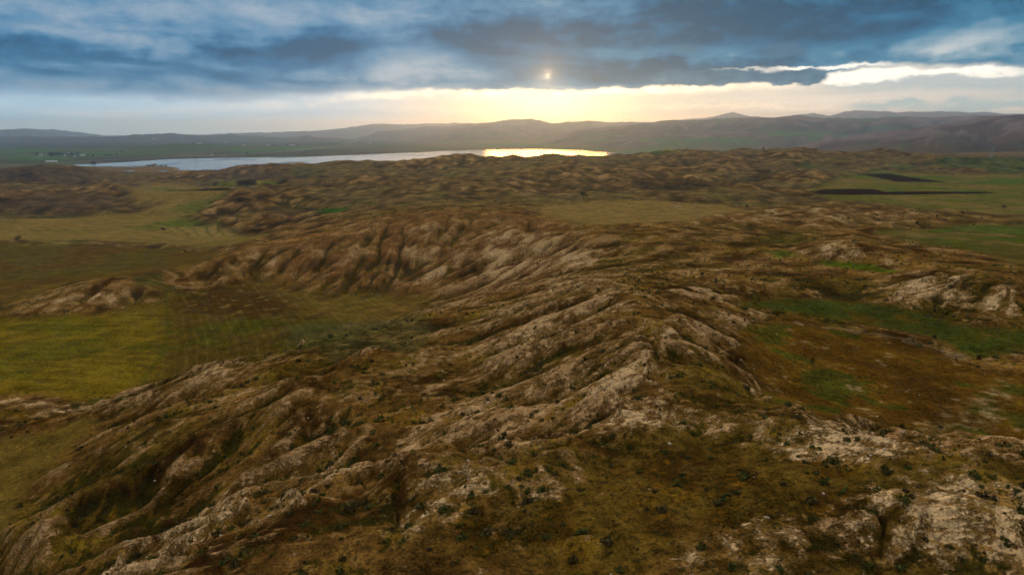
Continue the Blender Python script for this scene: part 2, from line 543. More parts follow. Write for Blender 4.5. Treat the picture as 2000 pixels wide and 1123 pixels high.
# ------------------------------------------------------------------ mountain ranges behind the lake
RANGES = [
 # distance, front width, back width, [(column, row of the crest)]
 (3700, 0.42, 0.3, [(1440,300),(1500,296),(1560,289),(1640,272),(1700,263),(1800,248),(1880,236),(1940,229),(2000,222),(2100,216),(2300,212),(2700,212)]),
 (5600, 0.22, 0.2, [(1080,290),(1120,284),(1180,276),(1240,268),(1300,262),(1400,258),(1500,258),(1600,260),(1700,266),(1800,268),(2300,262)]),
 (7300, 0.32, 0.2, [(1010,290),(1060,277),(1100,263),(1150,252),(1200,247),(1250,243),(1290,237),(1330,235),(1400,232),(1450,230),(1500,229),(1535,227),(1550,224),(1565,226),(1590,231),(1650,230),(1750,228),(1850,228),(2000,226),(2600,215)]),
 (9600, 0.26, 0.2, [(700,285),(760,277),(800,271),(850,262),(890,254),(930,248),(960,245),(1000,246),(1050,248),(1100,251),(1150,254),(1300,262)]),
 (12000, 0.22, 0.2, [(640,276),(690,272),(715,265),(740,258),(790,254),(830,248),(880,246),(920,242),(950,239),(1000,234),(1040,232),(1052,234),(1075,240),(1100,239),(1150,236),(1190,239),(1230,237),(1260,239),(1330,240),(1500,240)]),
 (10500, 0.2, 0.2, [(-500,266),(-200,265),(0,267),(150,268),(230,266),(290,263),(310,261),(350,263),(400,265),(440,264),(450,262),(470,265),(520,267),(560,269),(590,266),(620,269),(680,271),(760,274)]),
 (17500, 0.25, 0.3, [(-600,258),(-300,260),(-60,258),(0,255),(40,252),(100,253),(150,258),(200,265),(260,266),(380,264),(480,260),(560,258),(620,256),(680,250),(730,243),(750,241),(790,244),(850,242),(900,240),(960,244),(1100,244),(1300,244)]),
 (15000, 0.25, 0.2, [(1200,246),(1300,238),(1350,232),(1390,229),(1412,224),(1430,219),(1448,223),(1470,228),(1500,231),(1540,229),(1560,224),(1590,222),(1620,226),(1650,218),(1700,217),(1750,220),(1790,218),(1850,219),(1920,218),(1960,222),(2050,224),(2200,220),(2600,222)]),
]
MTN = np.zeros_like(Z)
az1 = AZ
for k, (rc0, wf, wb, prof) in enumerate(RANGES):
    pa, pe = [], []
    for px, py in prof:
        a, e = pix_azel(px, py)
        pa.append(a)
        pe.append(math.tan(e))
    te = np.interp(az1, pa, pe, left=-1, right=-1)
    wob = gnoise(az1 * 9.0 + 3.7 * k, az1 * 0 + k * 5.1, 40 + k) * 0.07 + gnoise(az1 * 30.0 + 1.7 * k, az1 * 0 + k * 5.1, 60 + k) * 0.02
    rc = rc0 * (1 + wob)
    rough = gnoise(az1 * 70.0, az1 * 0 + 0.3 + k, 80 + k) * 0.0007 + gnoise(az1 * 160.0, az1 * 0 + 0.3 + k, 90 + k) * 0.0004
    zc = CAM_H + rc * (te + rough)
    fade = np.clip((az1 - pa[0]) / 0.02, 0, 1) * np.clip((pa[-1] - az1) / 0.1, 0, 1)
    t = LR[:, None] - np.log(rc)[None, :]
    g = np.where(t < 0, 1 + t / wf, 1 - t / wb)
    g = np.clip(g, 0, 1)
    g = 0.55 * g + 0.45 * g * g * (3 - 2 * g)
    zl = g * (zc * fade)[None, :] + (1 - g) * 0.0
    m = smooth(0, 0.35, g) * (zc > 12)[None, :] * (fade > 0)[None, :]
    h = 0.5 + 0.5 * np.clip((zl - Z) / 12.0, -1, 1)
    Z = np.where(m > 0, np.maximum(Z, zl), Z)
    MTN = np.maximum(MTN, m * h * smooth(8, 40, zl))


# ------------------------------------------------------------------ photo pixel -> point on the land
def col_of(a):
    return int(np.clip(np.searchsorted(AZ, a), 1, NA - 1))


def ground_hit(px, py):
    d = pixdir(px, py)
    a = math.atan2(d[0], d[1])
    k = -d[2] / math.hypot(d[0], d[1])
    j = col_of(a)
    f = (a - AZ[j - 1]) / (AZ[j] - AZ[j - 1])
    zc = Z[:, j - 1] * (1 - f) + Z[:, j] * f
    s = zc - (CAM_H - k * RR)
    hit = np.nonzero(s[40:] > 0)[0]
    i = hit[0] + 40 if len(hit) else NR - 2
    t = s[i - 1] / (s[i - 1] - s[i]) if s[i] != s[i - 1] else 0
    r = RR[i - 1] + (RR[i] - RR[i - 1]) * t
    return a, math.log(r)


def ground_z(x, y):
    a = math.atan2(x, y)
    r = math.log(max(6.01, math.hypot(x, y)))
    j = col_of(a)
    i = int(np.clip(np.searchsorted(LR, r), 1, NR - 1))
    fa = (a - AZ[j - 1]) / (AZ[j] - AZ[j - 1])
    fr = (r - LR[i - 1]) / (LR[i] - LR[i - 1])
    z0 = Z[i - 1, j - 1] * (1 - fa) + Z[i - 1, j] * fa
    z1 = Z[i, j - 1] * (1 - fa) + Z[i, j] * fa
    return float(z0 * (1 - fr) + z1 * fr)


def to_polar(pts, level=None):
    out = []
    for px, py in pts:
        if level is None:
            out.append(ground_hit(px, py))
        else:
            d = pixdir(px, py)
            t = (level - CAM_H) / d[2]
            out.append((math.atan2(d[0], d[1]), math.log(t * math.hypot(d[0], d[1]))))
    return np.array(out)


def poly_sd(poly, pad=0.12):
    """signed distance (polar units, inside positive) to a polygon on the sheet; returns slice and values"""
    a0, a1 = poly[:, 0].min() - pad, poly[:, 0].max() + pad
    l0, l1 = poly[:, 1].min() - pad, poly[:, 1].max() + pad
    js = slice(np.searchsorted(AZ, a0), np.searchsorted(AZ, a1) + 1)
    is_ = slice(np.searchsorted(LR, l0), np.searchsorted(LR, l1) + 1)
    ax, ly = A2[is_, js], np.broadcast_to(LR[is_][:, None], A2[is_, js].shape)
    dmin = np.full(ax.shape, 1e9)
    ins = np.zeros(ax.shape, bool)
    n = len(poly)
    for i in range(n):
        x0, y0 = poly[i]
        x1, y1 = poly[(i + 1) % n]
        ex, ey = x1 - x0, y1 - y0
        t = np.clip(((ax - x0) * ex + (ly - y0) * ey) / (ex * ex + ey * ey + 1e-12), 0, 1)
        dmin = np.minimum(dmin, (ax - x0 - t * ex) ** 2 + (ly - y0 - t * ey) ** 2)
        c = (y0 > ly) != (y1 > ly)
        if y1 != y0:
            ins ^= c & (ax < (x1 - x0) * (ly - y0) / (y1 - y0) + x0)
    return (is_, js), np.where(ins, 1, -1) * np.sqrt(dmin)


def line_d(line, pad=0.03):
    a0, a1 = line[:, 0].min() - pad, line[:, 0].max() + pad
    l0, l1 = line[:, 1].min() - pad, line[:, 1].max() + pad
    js = slice(np.searchsorted(AZ, a0), np.searchsorted(AZ, a1) + 1)
    is_ = slice(np.searchsorted(LR, l0), np.searchsorted(LR, l1) + 1)
    ax, ly = A2[is_, js], np.broadcast_to(LR[is_][:, None], A2[is_, js].shape)
    dmin = np.full(ax.shape, 1e9)
    for i in range(len(line) - 1):
        x0, y0 = line[i]
        x1, y1 = line[i + 1]
        ex, ey = x1 - x0, y1 - y0
        t = np.clip(((ax - x0) * ex + (ly - y0) * ey) / (ex * ex + ey * ey + 1e-12), 0, 1)
        dmin = np.minimum(dmin, (ax - x0 - t * ex) ** 2 + (ly - y0 - t * ey) ** 2)
    return (is_, js), np.sqrt(dmin) * R2[is_, js]          # metres


# fields and flats: name, outline in photo pixels, edge softness
LAKE = [(140,326),(150,321),(250,316),(330,310.5),(420,308.5),(520,307.5),(600,306.5),(700,303),(800,298.5),(880,294.5),(950,292.5),(1050,291.5),(1120,293),(1180,297),(1230,299.5),(1275,301.5),(1280,304),(1150,318),(1000,328),(800,330),(600,331),(450,333.5),(400,334),(352,332.5),(355,328),(330,325),(300,324),(260,326),(200,326)]
PONDS = [[(136,336.5),(150,335.5),(160,337),(150,338.5)], [(158,339),(185,338),(184,340.5),(160,340.5)], [(189,338.5),(215,337),(232,335.5),(262,332.5),(266,334),(240,337.5),(215,341),(195,341)], [(303,334),(318,333.4),(337,335.2),(315,335.8)]]
FLATS = [
 ('left', [(-300,600),(-60,620),(40,618),(180,612),(300,590),(335,562),(420,566),(480,548),(530,545),(560,568),(620,580),(720,577),(820,580),(845,594),(800,615),(700,650),(560,692),(430,722),(300,750),(220,778),(150,790),(60,772),(-300,790)]),
 ('upper', [(-300,480),(150,478),(320,482),(440,484),(425,500),(370,520),(340,535),(240,540),(150,548),(60,580),(-60,590),(-300,580)]),
 ('valley', [(-300,425),(60,422),(160,420),(250,412),(300,395),(380,370),(470,372),(440,390),(380,420),(400,440),(470,450),(560,452),(520,465),(440,480),(300,478),(0,474),(-300,474)]),
 ('valley', [(230,372),(300,355),(400,362),(480,364),(470,372),(350,392),(240,400)]),
 ('brown', [(1440,640),(1540,610),(1640,640),(1760,665),(1850,690),(1930,720),(2100,730),(2300,760),(2300,930),(2000,880),(1860,838),(1740,832),(1600,830),(1500,800),(1470,740),(1440,690)]),
 ('green', [(1420,585),(1500,575),(1640,580),(1760,600),(1860,628),(2000,640),(2300,640),(2300,700),(2000,690),(1900,700),(1800,660),(1650,628),(1540,606)]),
 ('plain', [(1020,404),(1150,392),(1300,392),(1420,400),(1480,410),(1380,428),(1300,436),(1180,442),(1110,436),(1060,424)]),
 ('right', [(1620,395),(1560,370),(1650,340),(1700,334),(1850,340),(2300,335),(2300,420),(1950,425),(1800,408)]),
 ('slope', [(-300,850),(0,852),(90,836),(170,806),(200,815),(150,870),(80,935),(30,1010),(0,1123),(-300,1123)]),
 ('right2', [(1700,455),(1850,440),(2300,440),(2300,520),(1980,520),(1850,480)]),
]
FLAT = np.zeros_like(Z)
FID = np.zeros(Z.shape, np.int8)
POLY = {}
for i, (nm, pts) in enumerate(FLATS):
    poly = to_polar(pts)
    sl, sd_ = poly_sd(poly)
    FLAT[sl] = np.maximum(FLAT[sl], smooth(-0.012, 0.03, sd_))
    f = FID[sl]
    f[sd_ > 0] = i + 1
    FID[sl] = f

# ------------------------------------------------------------------ relief: knolls, gullies, ledges
def grad():
    zr = np.gradient(Z, axis=0) / (DLR[:, None] * R2)
    za = np.gradient(Z, axis=1) / (DAZ[None, :] * R2)
    sa, ca = np.sin(A2), np.cos(A2)
    return zr * sa + za * ca, zr * ca - za * sa          # d/dx, d/dy


HILLY = (1 - FLAT)
lakezone = smooth(2250, 2700, R2)
plainz = lakezone * (1 - smooth(0.05, 0.5, MTN))
HILLY = HILLY * (1 - 0.93 * plainz)
# low wet ground round the lake head
sl, sd_ = poly_sd(to_polar([(80,330),(200,318),(360,324),(430,336),(380,345),(260,350),(150,344)], 2.0), 0.3)
wet = smooth(-0.04, 0.02, sd_)
HILLY[sl] *= 1 - wet
midg = smooth(260, 520, R2) * (1 - smooth(1900, 2400, R2))
midg2 = smooth(480, 800, R2) * (1 - smooth(1900, 2400, R2))
knob = fbm(150, 3, 0.5, 3)
FLATS_MID = 1 - smooth(-0.22, 0.18, fbm(260, 2, 0.5, 5)) * 1.0
ROUGH = 1 - 0.6 * FLATS_MID
ridged = lod_noise(95, 21, fn=lambda v: 1 - np.abs(v) * 2.2)
ridged2 = lod_noise(48, 23, fn=lambda v: 1 - np.abs(v) * 2.2)
Z = Z + HILLY * (midg2 * (7.5 * knob + 4.2 * (ridged - 0.4) * ROUGH) + midg * ROUGH * (3.0 * (ridged2 - 0.4) + 1.1 * (lod_noise(24, 25, fn=lambda v: 1 - np.abs(v) * 2.2) - 0.4) + 1.5 * knob))
nearg = 1 - smooth(200, 330, R2)
Z = Z + HILLY * nearg * (1.5 * fbm(45, 2, 0.5, 31) + 0.6 * lod_noise(16, 35))
Z = Z + (1 - HILLY) * 0.25 * fbm(60, 2, 0.5, 37) * (R2 < 1500)
# broken ground on the mountains
Z = Z + MTN * smooth(2600, 4200, R2) * np.clip(R2 / 8000, 0.4, 1.3) * (9 * fbm(900, 3, 0.5, 51) + 9 * (lod_noise(700, 53, fn=lambda v: 1 - np.abs(v) * 2.2) - 0.4))
Z = Z + plainz * 2.5 * np.clip(fbm(1400, 2, 0.5, 57), 0, 1) * smooth(3800, 6000, R2)

GUL = np.zeros(Z.shape, np.float32)      # + on spurs, - in gullies


# crest lines of the foreground spurs and the rills between them
LINES = [  # (photo points, metres up, half width)
 ([(1190,560),(1300,638),(1255,690),(1285,745),(1230,800),(1150,860),(1050,915)], 2.6, 7.0),
 ([(1180,570),(1080,592),(1000,620),(900,665),(830,705)], 2.2, 6.0),
 ([(1250,605),(1130,660),(1010,720),(890,780),(770,830),(650,905)], 2.4, 6.0),
 ([(1270,690),(1190,745),(1080,800),(960,860),(820,915),(690,960)], 2.6, 5.5),
 ([(820,620),(700,650),(560,690),(430,722),(300,750),(150,800)], 2.6, 7.0),
 ([(850,700),(730,705),(580,770),(430,840),(250,955),(60,1050)], 3.0, 6.0),
 ([(1050,915),(950,930),(800,965),(700,985),(590,985),(480,1005),(330,1080),(230,1120)], 2.2, 5.0),
 ([(700,770),(640,830),(560,880),(470,930)], 1.6, 3.5),
 ([(480,820),(380,900),(280,970)], 1.3, 3.5),
 ([(560,720),(440,770),(330,815),(200,880),(100,950)], 2.0, 5.0),
 ([(640,690),(520,735)], 1.2, 4.0),
 ([(1330,780),(1400,822),(1490,842),(1620,850),(1760,882),(1950,948)], 2.0, 5.0),
 ([(1300,638),(1370,690),(1440,740)], 0.8, 5.0),
 ([(1100,960),(1180,1010),(1230,1080)], 0.9, 4.0),
 ([(1010,560),(930,610),(870,650)], 1.6, 6.0),
 ([(1650,1000),(1760,985),(1900,1000),(2000,1030)], 0.9, 3.5),
 # rills
 ([(1150,620),(1020,665),(900,720),(790,770),(700,820)], -1.2, 4.5),
 ([(1180,690),(1060,760),(930,820),(800,880)], -1.3, 4.5),
 ([(1140,800),(1000,880),(860,935),(700,970)], -1.2, 4.0),
 ([(720,740),(600,800),(470,880),(330,960),(180,1040)], -1.2, 4.0),
 ([(640,930),(520,960),(400,985),(250,1060)], -1.2, 4.0),
 ([(520,700),(400,745),(260,800)], -1.2, 4.5),
]
NEARZ = R2 < 420
for pts, amp, w in LINES:
    sl, d = line_d(to_polar(pts), 0.22)
    d = np.abs(d + 1.2 * lod_noise(14, 141)[sl] + 0.5 * lod_noise(5, 143)[sl])
    Z[sl] += (0.50 if amp > 0 else 0.35) * amp * np.exp(-d / w) * HILLY[sl] * NEARZ[sl]
BGX, BGY = grad()
BGX, BGY = blur(BGX, 8), blur(BGY, 8)
BSL = np.sqrt(BGX ** 2 + BGY ** 2)


def erode(lam, amp, seed, mask, wgt):
    global Z
    w = smooth(2.2, 4.5, lam / SP) * mask
    idx = w > 0.01
    if not idx.any():
        return
    gx, gy = grad()
    k = 3 if lam > 30 else 2
    gx, gy = blur(gx, k)[idx], blur(gy, k)[idx]
    gx = 0.5 * gx + 0.5 * BGX[idx]
    gy = 0.5 * gy + 0.5 * BGY[idx]
    sl = np.sqrt(gx * gx + gy * gy) + 1e-6
    # waves run along the slope: their phase turns across it
    dx, dy = gy / sl, -gx / sl
    x, y = X2[idx] / lam, Y2[idx] / lam
    fx, fy = np.floor(x), np.floor(y)
    args = [fx.astype(np.int32), fy.astype(np.int32), (x - fx).astype(np.float32), (y - fy).astype(np.float32), dx.astype(np.float32), dy.astype(np.float32)]

    def waves(p):
        ix, iy, x, y, dx, dy = p
        va = np.zeros(x.shape, np.float32)
        wt = np.zeros(x.shape, np.float32)
        for i in (-1, 0, 1):
            for j in (-1, 0, 1):
                hx = _hash(ix + np.int32(i), iy + np.int32(j), seed)
                hy = _hash(ix + np.int32(i), iy + np.int32(j), seed + 1)
                px = x - np.float32(i) - hx
                py = y - np.float32(j) - hy
                ww = np.exp(np.float32(-2.6) * (px * px + py * py))
                ph = (px * dx + py * dy) * np.float32(2 * math.pi * 0.9) + hx * np.float32(6.28)
                va += np.cos(ph) * ww
                wt += ww
        return va / (wt + np.float32(1e-6))
    e = np.concatenate(list(POOL.map(waves, zip(*[np.array_split(a, 12) for a in args]))))
    e = 1 - np.sqrt((e - 0.1) ** 2 + 0.02) * 1.2               # crests sharper than troughs
    s = np.clip((0.75 * BSL[idx] + 0.25 * np.minimum(sl, 0.8)) / 0.42 - 0.12, 0, 1.1)
    Z[idx] += amp * lam * s * (e - 0.45) * w[idx]
    GUL[idx] += (wgt * w[idx] * np.clip(sl / 0.25, 0, 1)) * (e - 0.45)


hill_near = HILLY * (R2 < 2600) * (1 - 0.6 * FLATS_MID * smooth(500, 700, R2))
mt = MTN * smooth(2600, 3600, R2)
erode(900, 0.085, 101, mt, 0.8)
erode(420, 0.10, 103, mt, 0.9)
erode(200, 0.11, 105, mt, 0.9)
erode(110, 0.06, 107, hill_near * smooth(350, 700, R2), 0.5)
scarp = smooth(300, 380, R2) * smooth(560, 480, R2)
erode(46, 0.105, 109, hill_near * (1 - 0.2 * scarp), 0.8)
erode(24, 0.17, 110, hill_near * scarp, 0.7)
erode(22, 0.080, 111, hill_near, 0.9)
erode(11, 0.082, 113, hill_near, 0.8)
erode(5.2, 0.075, 115, hill_near, 0.6)
erode(2.4, 0.060, 117, hill_near, 0.4)
# bedding ledges: thin tilted strata that stand out on bare slopes
rockf = fbm(34, 3, 0.55, 61)
strat_c = (X2 * 0.30 + Y2 * 0.52 + Z * 2.1 + 3.0 * lod_noise(22, 71) + 1.2 * lod_noise(7, 73))
led = np.zeros(Z.shape, np.float32)
i = (R2 < 420) & (HILLY > 0.2)
ph = strat_c[i] / 1.55
led[i] = (ph - np.floor(ph)) * smooth(1.2, 2.4, 1.55 / SP[i])
LEDM = smooth(0.0, 0.35, rockf) * HILLY
Z = Z + led * 0.14 * LEDM
Z = Z + HILLY * (R2 < 700) * (0.10 * lod_noise(1.7, 75) + 0.06 * lod_noise(0.8, 77))

# ------------------------------------------------------------------ lake bed and shores
sl, sd_ = poly_sd(to_polar(LAKE, 0.0), 0.3)
jit = 0.006 * lod_noise(160, 91)[sl] + 0.004 * lod_noise(60, 93)[sl]
sd_ = sd_ + jit
SHORE = np.full(Z.shape, -1.0)
SHORE[sl] = sd_
zs = Z[sl]
bank = np.clip(-sd_ * R2[sl] * 0.012, 0, None) + 0.35
lowland = smooth(2150, 2330, R2[sl])
zs = np.where(sd_ > 0, np.minimum(zs, -np.clip(sd_ * R2[sl] * 0.02, 0.25, 3.0)), np.where(lowland > 0.5, np.maximum(zs + smooth(-0.11, -0.05, sd_) * np.minimum(0, bank + 2.0 - zs), 0.35), zs))
Z[sl] = zs
for pd in PONDS:
    sl, sd_ = poly_sd(to_polar(pd, 0.0), 0.05)
    zs = Z[sl]
    zs = np.where((sd_ < 0) & (sd_ > -0.02), np.maximum(0.3, np.minimum(zs, 1.0)), zs)
    Z[sl] = np.where(sd_ > 0, -0.5, zs)
Z = np.where((R2 > 2150) & (SHORE < 0) & (Z < 0.3) & (Z > -0.45), 0.3, Z)

# ================================================================== WHAT GROWS AND LIES WHERE (base colours per vertex)
def mixc(c, col, m):
    c += m[..., None] * (np.array(col, np.float32) - c)


def region(pts, soft=0.01, jit=0.0, level=None, lam=20, seed=7):
    poly = to_polar(pts, level)
    sl, sd_ = poly_sd(poly, 0.1)
    if jit:
        sd_ = sd_ + jit * (NOI_A[sl] + 0.6 * NOI_B[sl])
    return sl, smooth(-soft, soft, sd_)


n_250 = fbm(250, 3, 0.55, 201)
n_60 = fbm(60, 4, 0.55, 205)
n_18 = fbm(18, 4, 0.55, 211)
n_6 = fbm(6, 3, 0.6, 217)
n_2 = fbm(2.0, 2, 0.6, 223)
n_900 = fbm(900, 4, 0.55, 227)
# polar-scaled noises keep outlines ragged at every distance
NOI_A = gnoise(A2 * 60, np.broadcast_to(LR[:, None] * 60, A2.shape), 231)
NOI_B = gnoise(A2 * 150, np.broadcast_to(LR[:, None] * 150, A2.shape), 233)
# streaks along the dip of the beds (north-east)
n_str = lod_noise(7.5, 241, ax=1.0, ay=4.0, rot=0.62) + 0.7 * lod_noise(3.2, 243, ax=1.0, ay=3.5, rot=0.62) + 0.5 * lod_noise(1.4, 245, ax=1.0, ay=3.0, rot=0.7)
n_strm = lod_noise(40, 247, ax=1.0, ay=2.6, rot=0.8) + 0.6 * lod_noise(17, 249, ax=1.0, ay=2.4, rot=0.8)

GX, GY = grad()
SLOPE = np.sqrt(GX * GX + GY * GY)
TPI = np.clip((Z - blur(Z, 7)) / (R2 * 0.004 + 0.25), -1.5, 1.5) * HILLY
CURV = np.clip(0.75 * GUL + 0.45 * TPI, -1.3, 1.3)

ROCK = (0.350, 0.190, 0.073)
ROCKP = (0.490, 0.305, 0.137)
SOIL = (0.165, 0.088, 0.032)
SOILD = (0.056, 0.026, 0.008)
OLIVE = (0.112, 0.074, 0.019)
YGRASS = (0.175, 0.115, 0.016)
DVEG_SHADE = (0.030, 0.025, 0.006)
GREEN = (0.045, 0.085, 0.012)
STRAW = (0.215, 0.150, 0.068)

C = np.empty(Z.shape + (3,), np.float32)
C[:] = SOIL
near = 1 - smooth(260, 420, R2)
mixc(C, OLIVE, smooth(-0.25, 0.35, n_60 + 0.5 * n_18) * 0.75)
mixc(C, YGRASS, smooth(0.10, 0.6, 0.7 * n_18 + 0.8 * n_6 - 0.2 * n_60) * (0.20 + 0.20 * near))
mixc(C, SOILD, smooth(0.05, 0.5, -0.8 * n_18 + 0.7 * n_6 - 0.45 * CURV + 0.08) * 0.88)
mixc(C, DVEG_SHADE, smooth(0.08, 0.5, -CURV * 0.75 + 0.75 * n_6 + 0.3 * n_60 + 0.4 * n_2 + 0.10) * (0.92 - 0.40 * smooth(300, 420, R2)))  # dark plants in gullies, deepened to paint in the shade of the hollows

# bare rock and marl on spurs and ribs, with hints where the photograph shows the large outcrops
hint = np.zeros(Z.shape, np.float32)
OUTCROPS = [  # outline, strength
 ([(740,1010),(800,960),(900,925),(975,935),(960,965),(880,985),(790,1030),(700,1075)], 0.9),
 ([(1640,960),(1760,930),(1900,935),(1990,960),(2100,1000),(2100,1123),(1700,1123),(1660,1060)], 0.85),
 ([(1480,850),(1580,832),(1700,845),(1790,880),(1720,900),(1620,890),(1540,905),(1490,890)], 0.8),
 ([(1190,830),(1230,785),(1300,770),(1370,800),(1330,830),(1250,845)], 0.65),
 ([(1350,1010),(1450,980),(1560,1010),(1600,1100),(1420,1123),(1330,1090)], 0.45),
 ([(1050,550),(1090,500),(1140,480),(1180,500),(1120,550),(1070,570)], 0.45),
 ([(1320,570),(1370,535),(1425,525),(1410,550),(1360,580)], 0.6),
 ([(1560,490),(1620,470),(1690,480),(1700,505),(1640,512),(1580,505)], 0.75),
 ([(1740,560),(1800,540),(1900,560),(2000,590),(2000,625),(1900,615),(1800,590)], 0.75),
 ([(1660,500),(1760,515),(1830,545),(1780,555),(1700,535)], 0.4),
 ([(1390,420),(1480,412),(1600,400),(1800,420),(1790,436),(1680,440),(1640,455),(1560,440),(1440,440)], 0.45),
 ([(540,840),(570,780),(600,765),(590,800),(560,860)], 0.7),
 ([(400,990),(520,975),(600,985),(480,1015),(330,1090),(230,1123),(180,1123),(300,1060)], 0.55),
 ([(1000,650),(1100,590),(1180,560),(1230,590),(1130,640),(1040,680)], 0.3),
 ([(700,500),(800,440),(900,430),(960,470),(860,560),(760,560)], 0.25),
 ([(900,440),(1020,425),(1100,460),(1080,540),(980,560),(920,520)], 0.28),
 ([(50,608),(110,575),(200,560),(270,575),(240,595),(140,610)], 0.5),
 ([(360,560),(420,520),(480,505),(490,530),(450,552)], 0.45),
 ([(0,776),(60,776),(150,792),(120,810),(60,800),(0,800)], 0.8),
 ([(60,1040),(130,990),(200,960),(180,1010),(110,1050)], 0.5),
 ([(260,960),(340,920),(420,880),(420,900),(340,950),(280,990)], 0.45),
 ([(880,650),(960,610),(1010,590),(1020,610),(950,650)], 0.35),
 ([(1150,770),(1200,730),(1260,690),(1290,640),(1310,650),(1270,720),(1200,800)], 0.5),
 ([(750,790),(820,740),(900,745),(850,790)], 0.35),
 ([(880,1010),(960,965),(1040,970),(1020,1040),(900,1095)], 0.6),
 ([(1170,965),(1260,930),(1330,960),(1260,1005)], 0.9),
 ([(1060,1040),(1130,1010),(1180,1060),(1100,1100)], 0.9),
 ([(1240,1090),(1330,1050),(1400,1090),(1330,1123)], 0.7),
 ([(1100,380),(1130,365),(1260,390),(1200,395)], 0.1),
]
for pts, k in OUTCROPS:
    sl, m = region(pts, 0.03, 0.03)
    hint[sl] = np.maximum(hint[sl], k * m)
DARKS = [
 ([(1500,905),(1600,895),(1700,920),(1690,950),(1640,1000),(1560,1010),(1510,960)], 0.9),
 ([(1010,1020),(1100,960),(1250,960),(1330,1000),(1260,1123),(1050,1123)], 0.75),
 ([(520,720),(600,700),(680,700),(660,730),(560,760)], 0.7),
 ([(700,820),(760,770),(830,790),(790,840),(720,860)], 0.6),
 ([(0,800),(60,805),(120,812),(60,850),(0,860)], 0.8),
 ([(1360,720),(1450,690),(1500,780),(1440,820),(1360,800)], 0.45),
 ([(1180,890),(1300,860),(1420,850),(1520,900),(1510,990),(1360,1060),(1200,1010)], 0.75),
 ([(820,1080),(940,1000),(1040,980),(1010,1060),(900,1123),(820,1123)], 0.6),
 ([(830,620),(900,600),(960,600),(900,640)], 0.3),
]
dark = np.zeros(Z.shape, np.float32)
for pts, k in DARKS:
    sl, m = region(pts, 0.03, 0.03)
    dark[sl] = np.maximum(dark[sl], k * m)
sl, m = region([(0,900),(200,845),(420,790),(560,800),(520,900),(330,1000),(150,1123),(0,1123)], 0.06, 0.03)
hint[sl] -= 0.8 * m
steep = smooth(0.22, 0.6, SLOPE)
v = 0.70 * CURV + 0.42 * n_str + 0.26 * n_18 + 0.26 * n_strm + 0.42 * n_2 + 0.30 * n_6 + 0.26 * steep + 0.72 * hint - 1.3 * dark - 0.34
farh = smooth(380, 900, R2)
mdh = smooth(320, 480, R2)
v = v + farh * (0.30 * n_60 + 0.25 * TPI) - mdh * (0.30 * CURV + 0.26 * n_strm + 0.25 * n_str) + mdh * (0.35 * n_6 + 0.35 * n_18 - 0.02)
mixc(C, (0.260, 0.148, 0.058), smooth(-0.30, 0.15, v) * HILLY * 0.65)
RK = smooth(-0.05, 0.62, v) * HILLY
PALE = smooth(-0.1, 0.9, hint + 0.35 * n_18 + 0.3 * n_2)
Z = Z + led * 0.26 * np.clip(hint * 1.2, 0, 1) * HILLY
v = v - np.clip(hint * 1.3, 0, 1) * 0.75 * smooth(0.72, 0.95, led) * (R2 < 200)
ROCKV = np.clip(v - 0.12 * mdh, -1.0, 1.0) * smooth(0.2, 0.8, HILLY) - (1 - smooth(0.2, 0.8, HILLY))
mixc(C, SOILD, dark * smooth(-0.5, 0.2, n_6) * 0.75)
# reddish marl of the scalloped hill
sl, m = region([(430,500),(560,470),(760,428),(1000,412),(1080,430),(1150,465),(1060,560),(900,590),(830,580),(600,578),(530,545)], 0.05, 0.03)
mixc(C[sl], (0.200, 0.098, 0.045), m * 0.6 * smooth(-0.7, 0.2, CURV[sl]))
# rust and ochre flecks in the foreground
mixc(C, (0.24, 0.105, 0.020), near * HILLY * smooth(0.45, 0.8, 0.6 * n_6 + 0.7 * n_2 - 0.2 * RK) * 0.18)

fm = FLATS_MID * HILLY * smooth(500, 700, R2) * (R2 < 2250)
mixc(C, (0.180, 0.128, 0.056), fm * 0.45)
mixc(C, (0.095, 0.082, 0.024), fm * smooth(0.0, 0.5, n_60) * 0.5)
ROCKV -= 0.35 * fm
# --- valley floors and fields
F = {i + 1: nm for i, (nm, _) in enumerate(FLATS)}
fb = FLAT


def paint(fid, col, m=None):
    k = fb * (FID == fid)
    mixc(C, col, k if m is None else k * m)


def stripes(ang, lam, seed, wob=2.0, bend=0.0):
    c, s = math.cos(ang), math.sin(ang)
    q = X2 * c + Y2 * s
    p = -X2 * s + Y2 * c
    q = q + bend * p * p + wob * lod_noise(40, seed) + 0.3 * wob * lod_noise(12, seed + 1)
    return np.cos(q * (2 * math.pi / lam)) * smooth(1.6, 3.0, lam / SP), q


left_yel = np.array((0.150, 0.105, 0.014))
for k in (1,):
    paint(k, (0.160, 0.112, 0.020))
    st, q = stripes(1.45, 7.0, 301, 3.0)
    st2, _ = stripes(1.50, 3.1, 305, 2.0)
    m = fb * (FID == k)
    mixc(C, (0.055, 0.036, 0.012), m * smooth(-0.1, 1.0, 0.35 * st + 0.25 * st2 + 0.8 * n_18 + 0.5 * n_6 + 0.15) * smooth(215, 300, R2) * 0.7)
    mixc(C, (0.200, 0.146, 0.016), m * smooth(330, 215, R2) * smooth(-0.5, 0.5, n_18 + n_60 + 0.5 * n_6) * 0.7)
    mixc(C, (0.085, 0.090, 0.014), m * smooth(0.1, 0.5, n_60 + 0.4 * n_18) * 0.5)
    mixc(C, (0.07, 0.05, 0.014), m * smooth(0.35, 0.7, n_6) * 0.35)
sl, m = region([(325,560),(330,600),(332,640),(318,690),(250,778),(300,755),(430,726),(560,696),(700,654),(820,618),(850,594),(820,578),(620,577),(560,566),(530,545),(480,548),(420,566)], 0.028, 0.012)
stv, _ = stripes(0.10, 4.3, 311, 1.2, 0.0006)
stw, _ = stripes(0.06, 1.9, 315, 0.8, 0.0006)
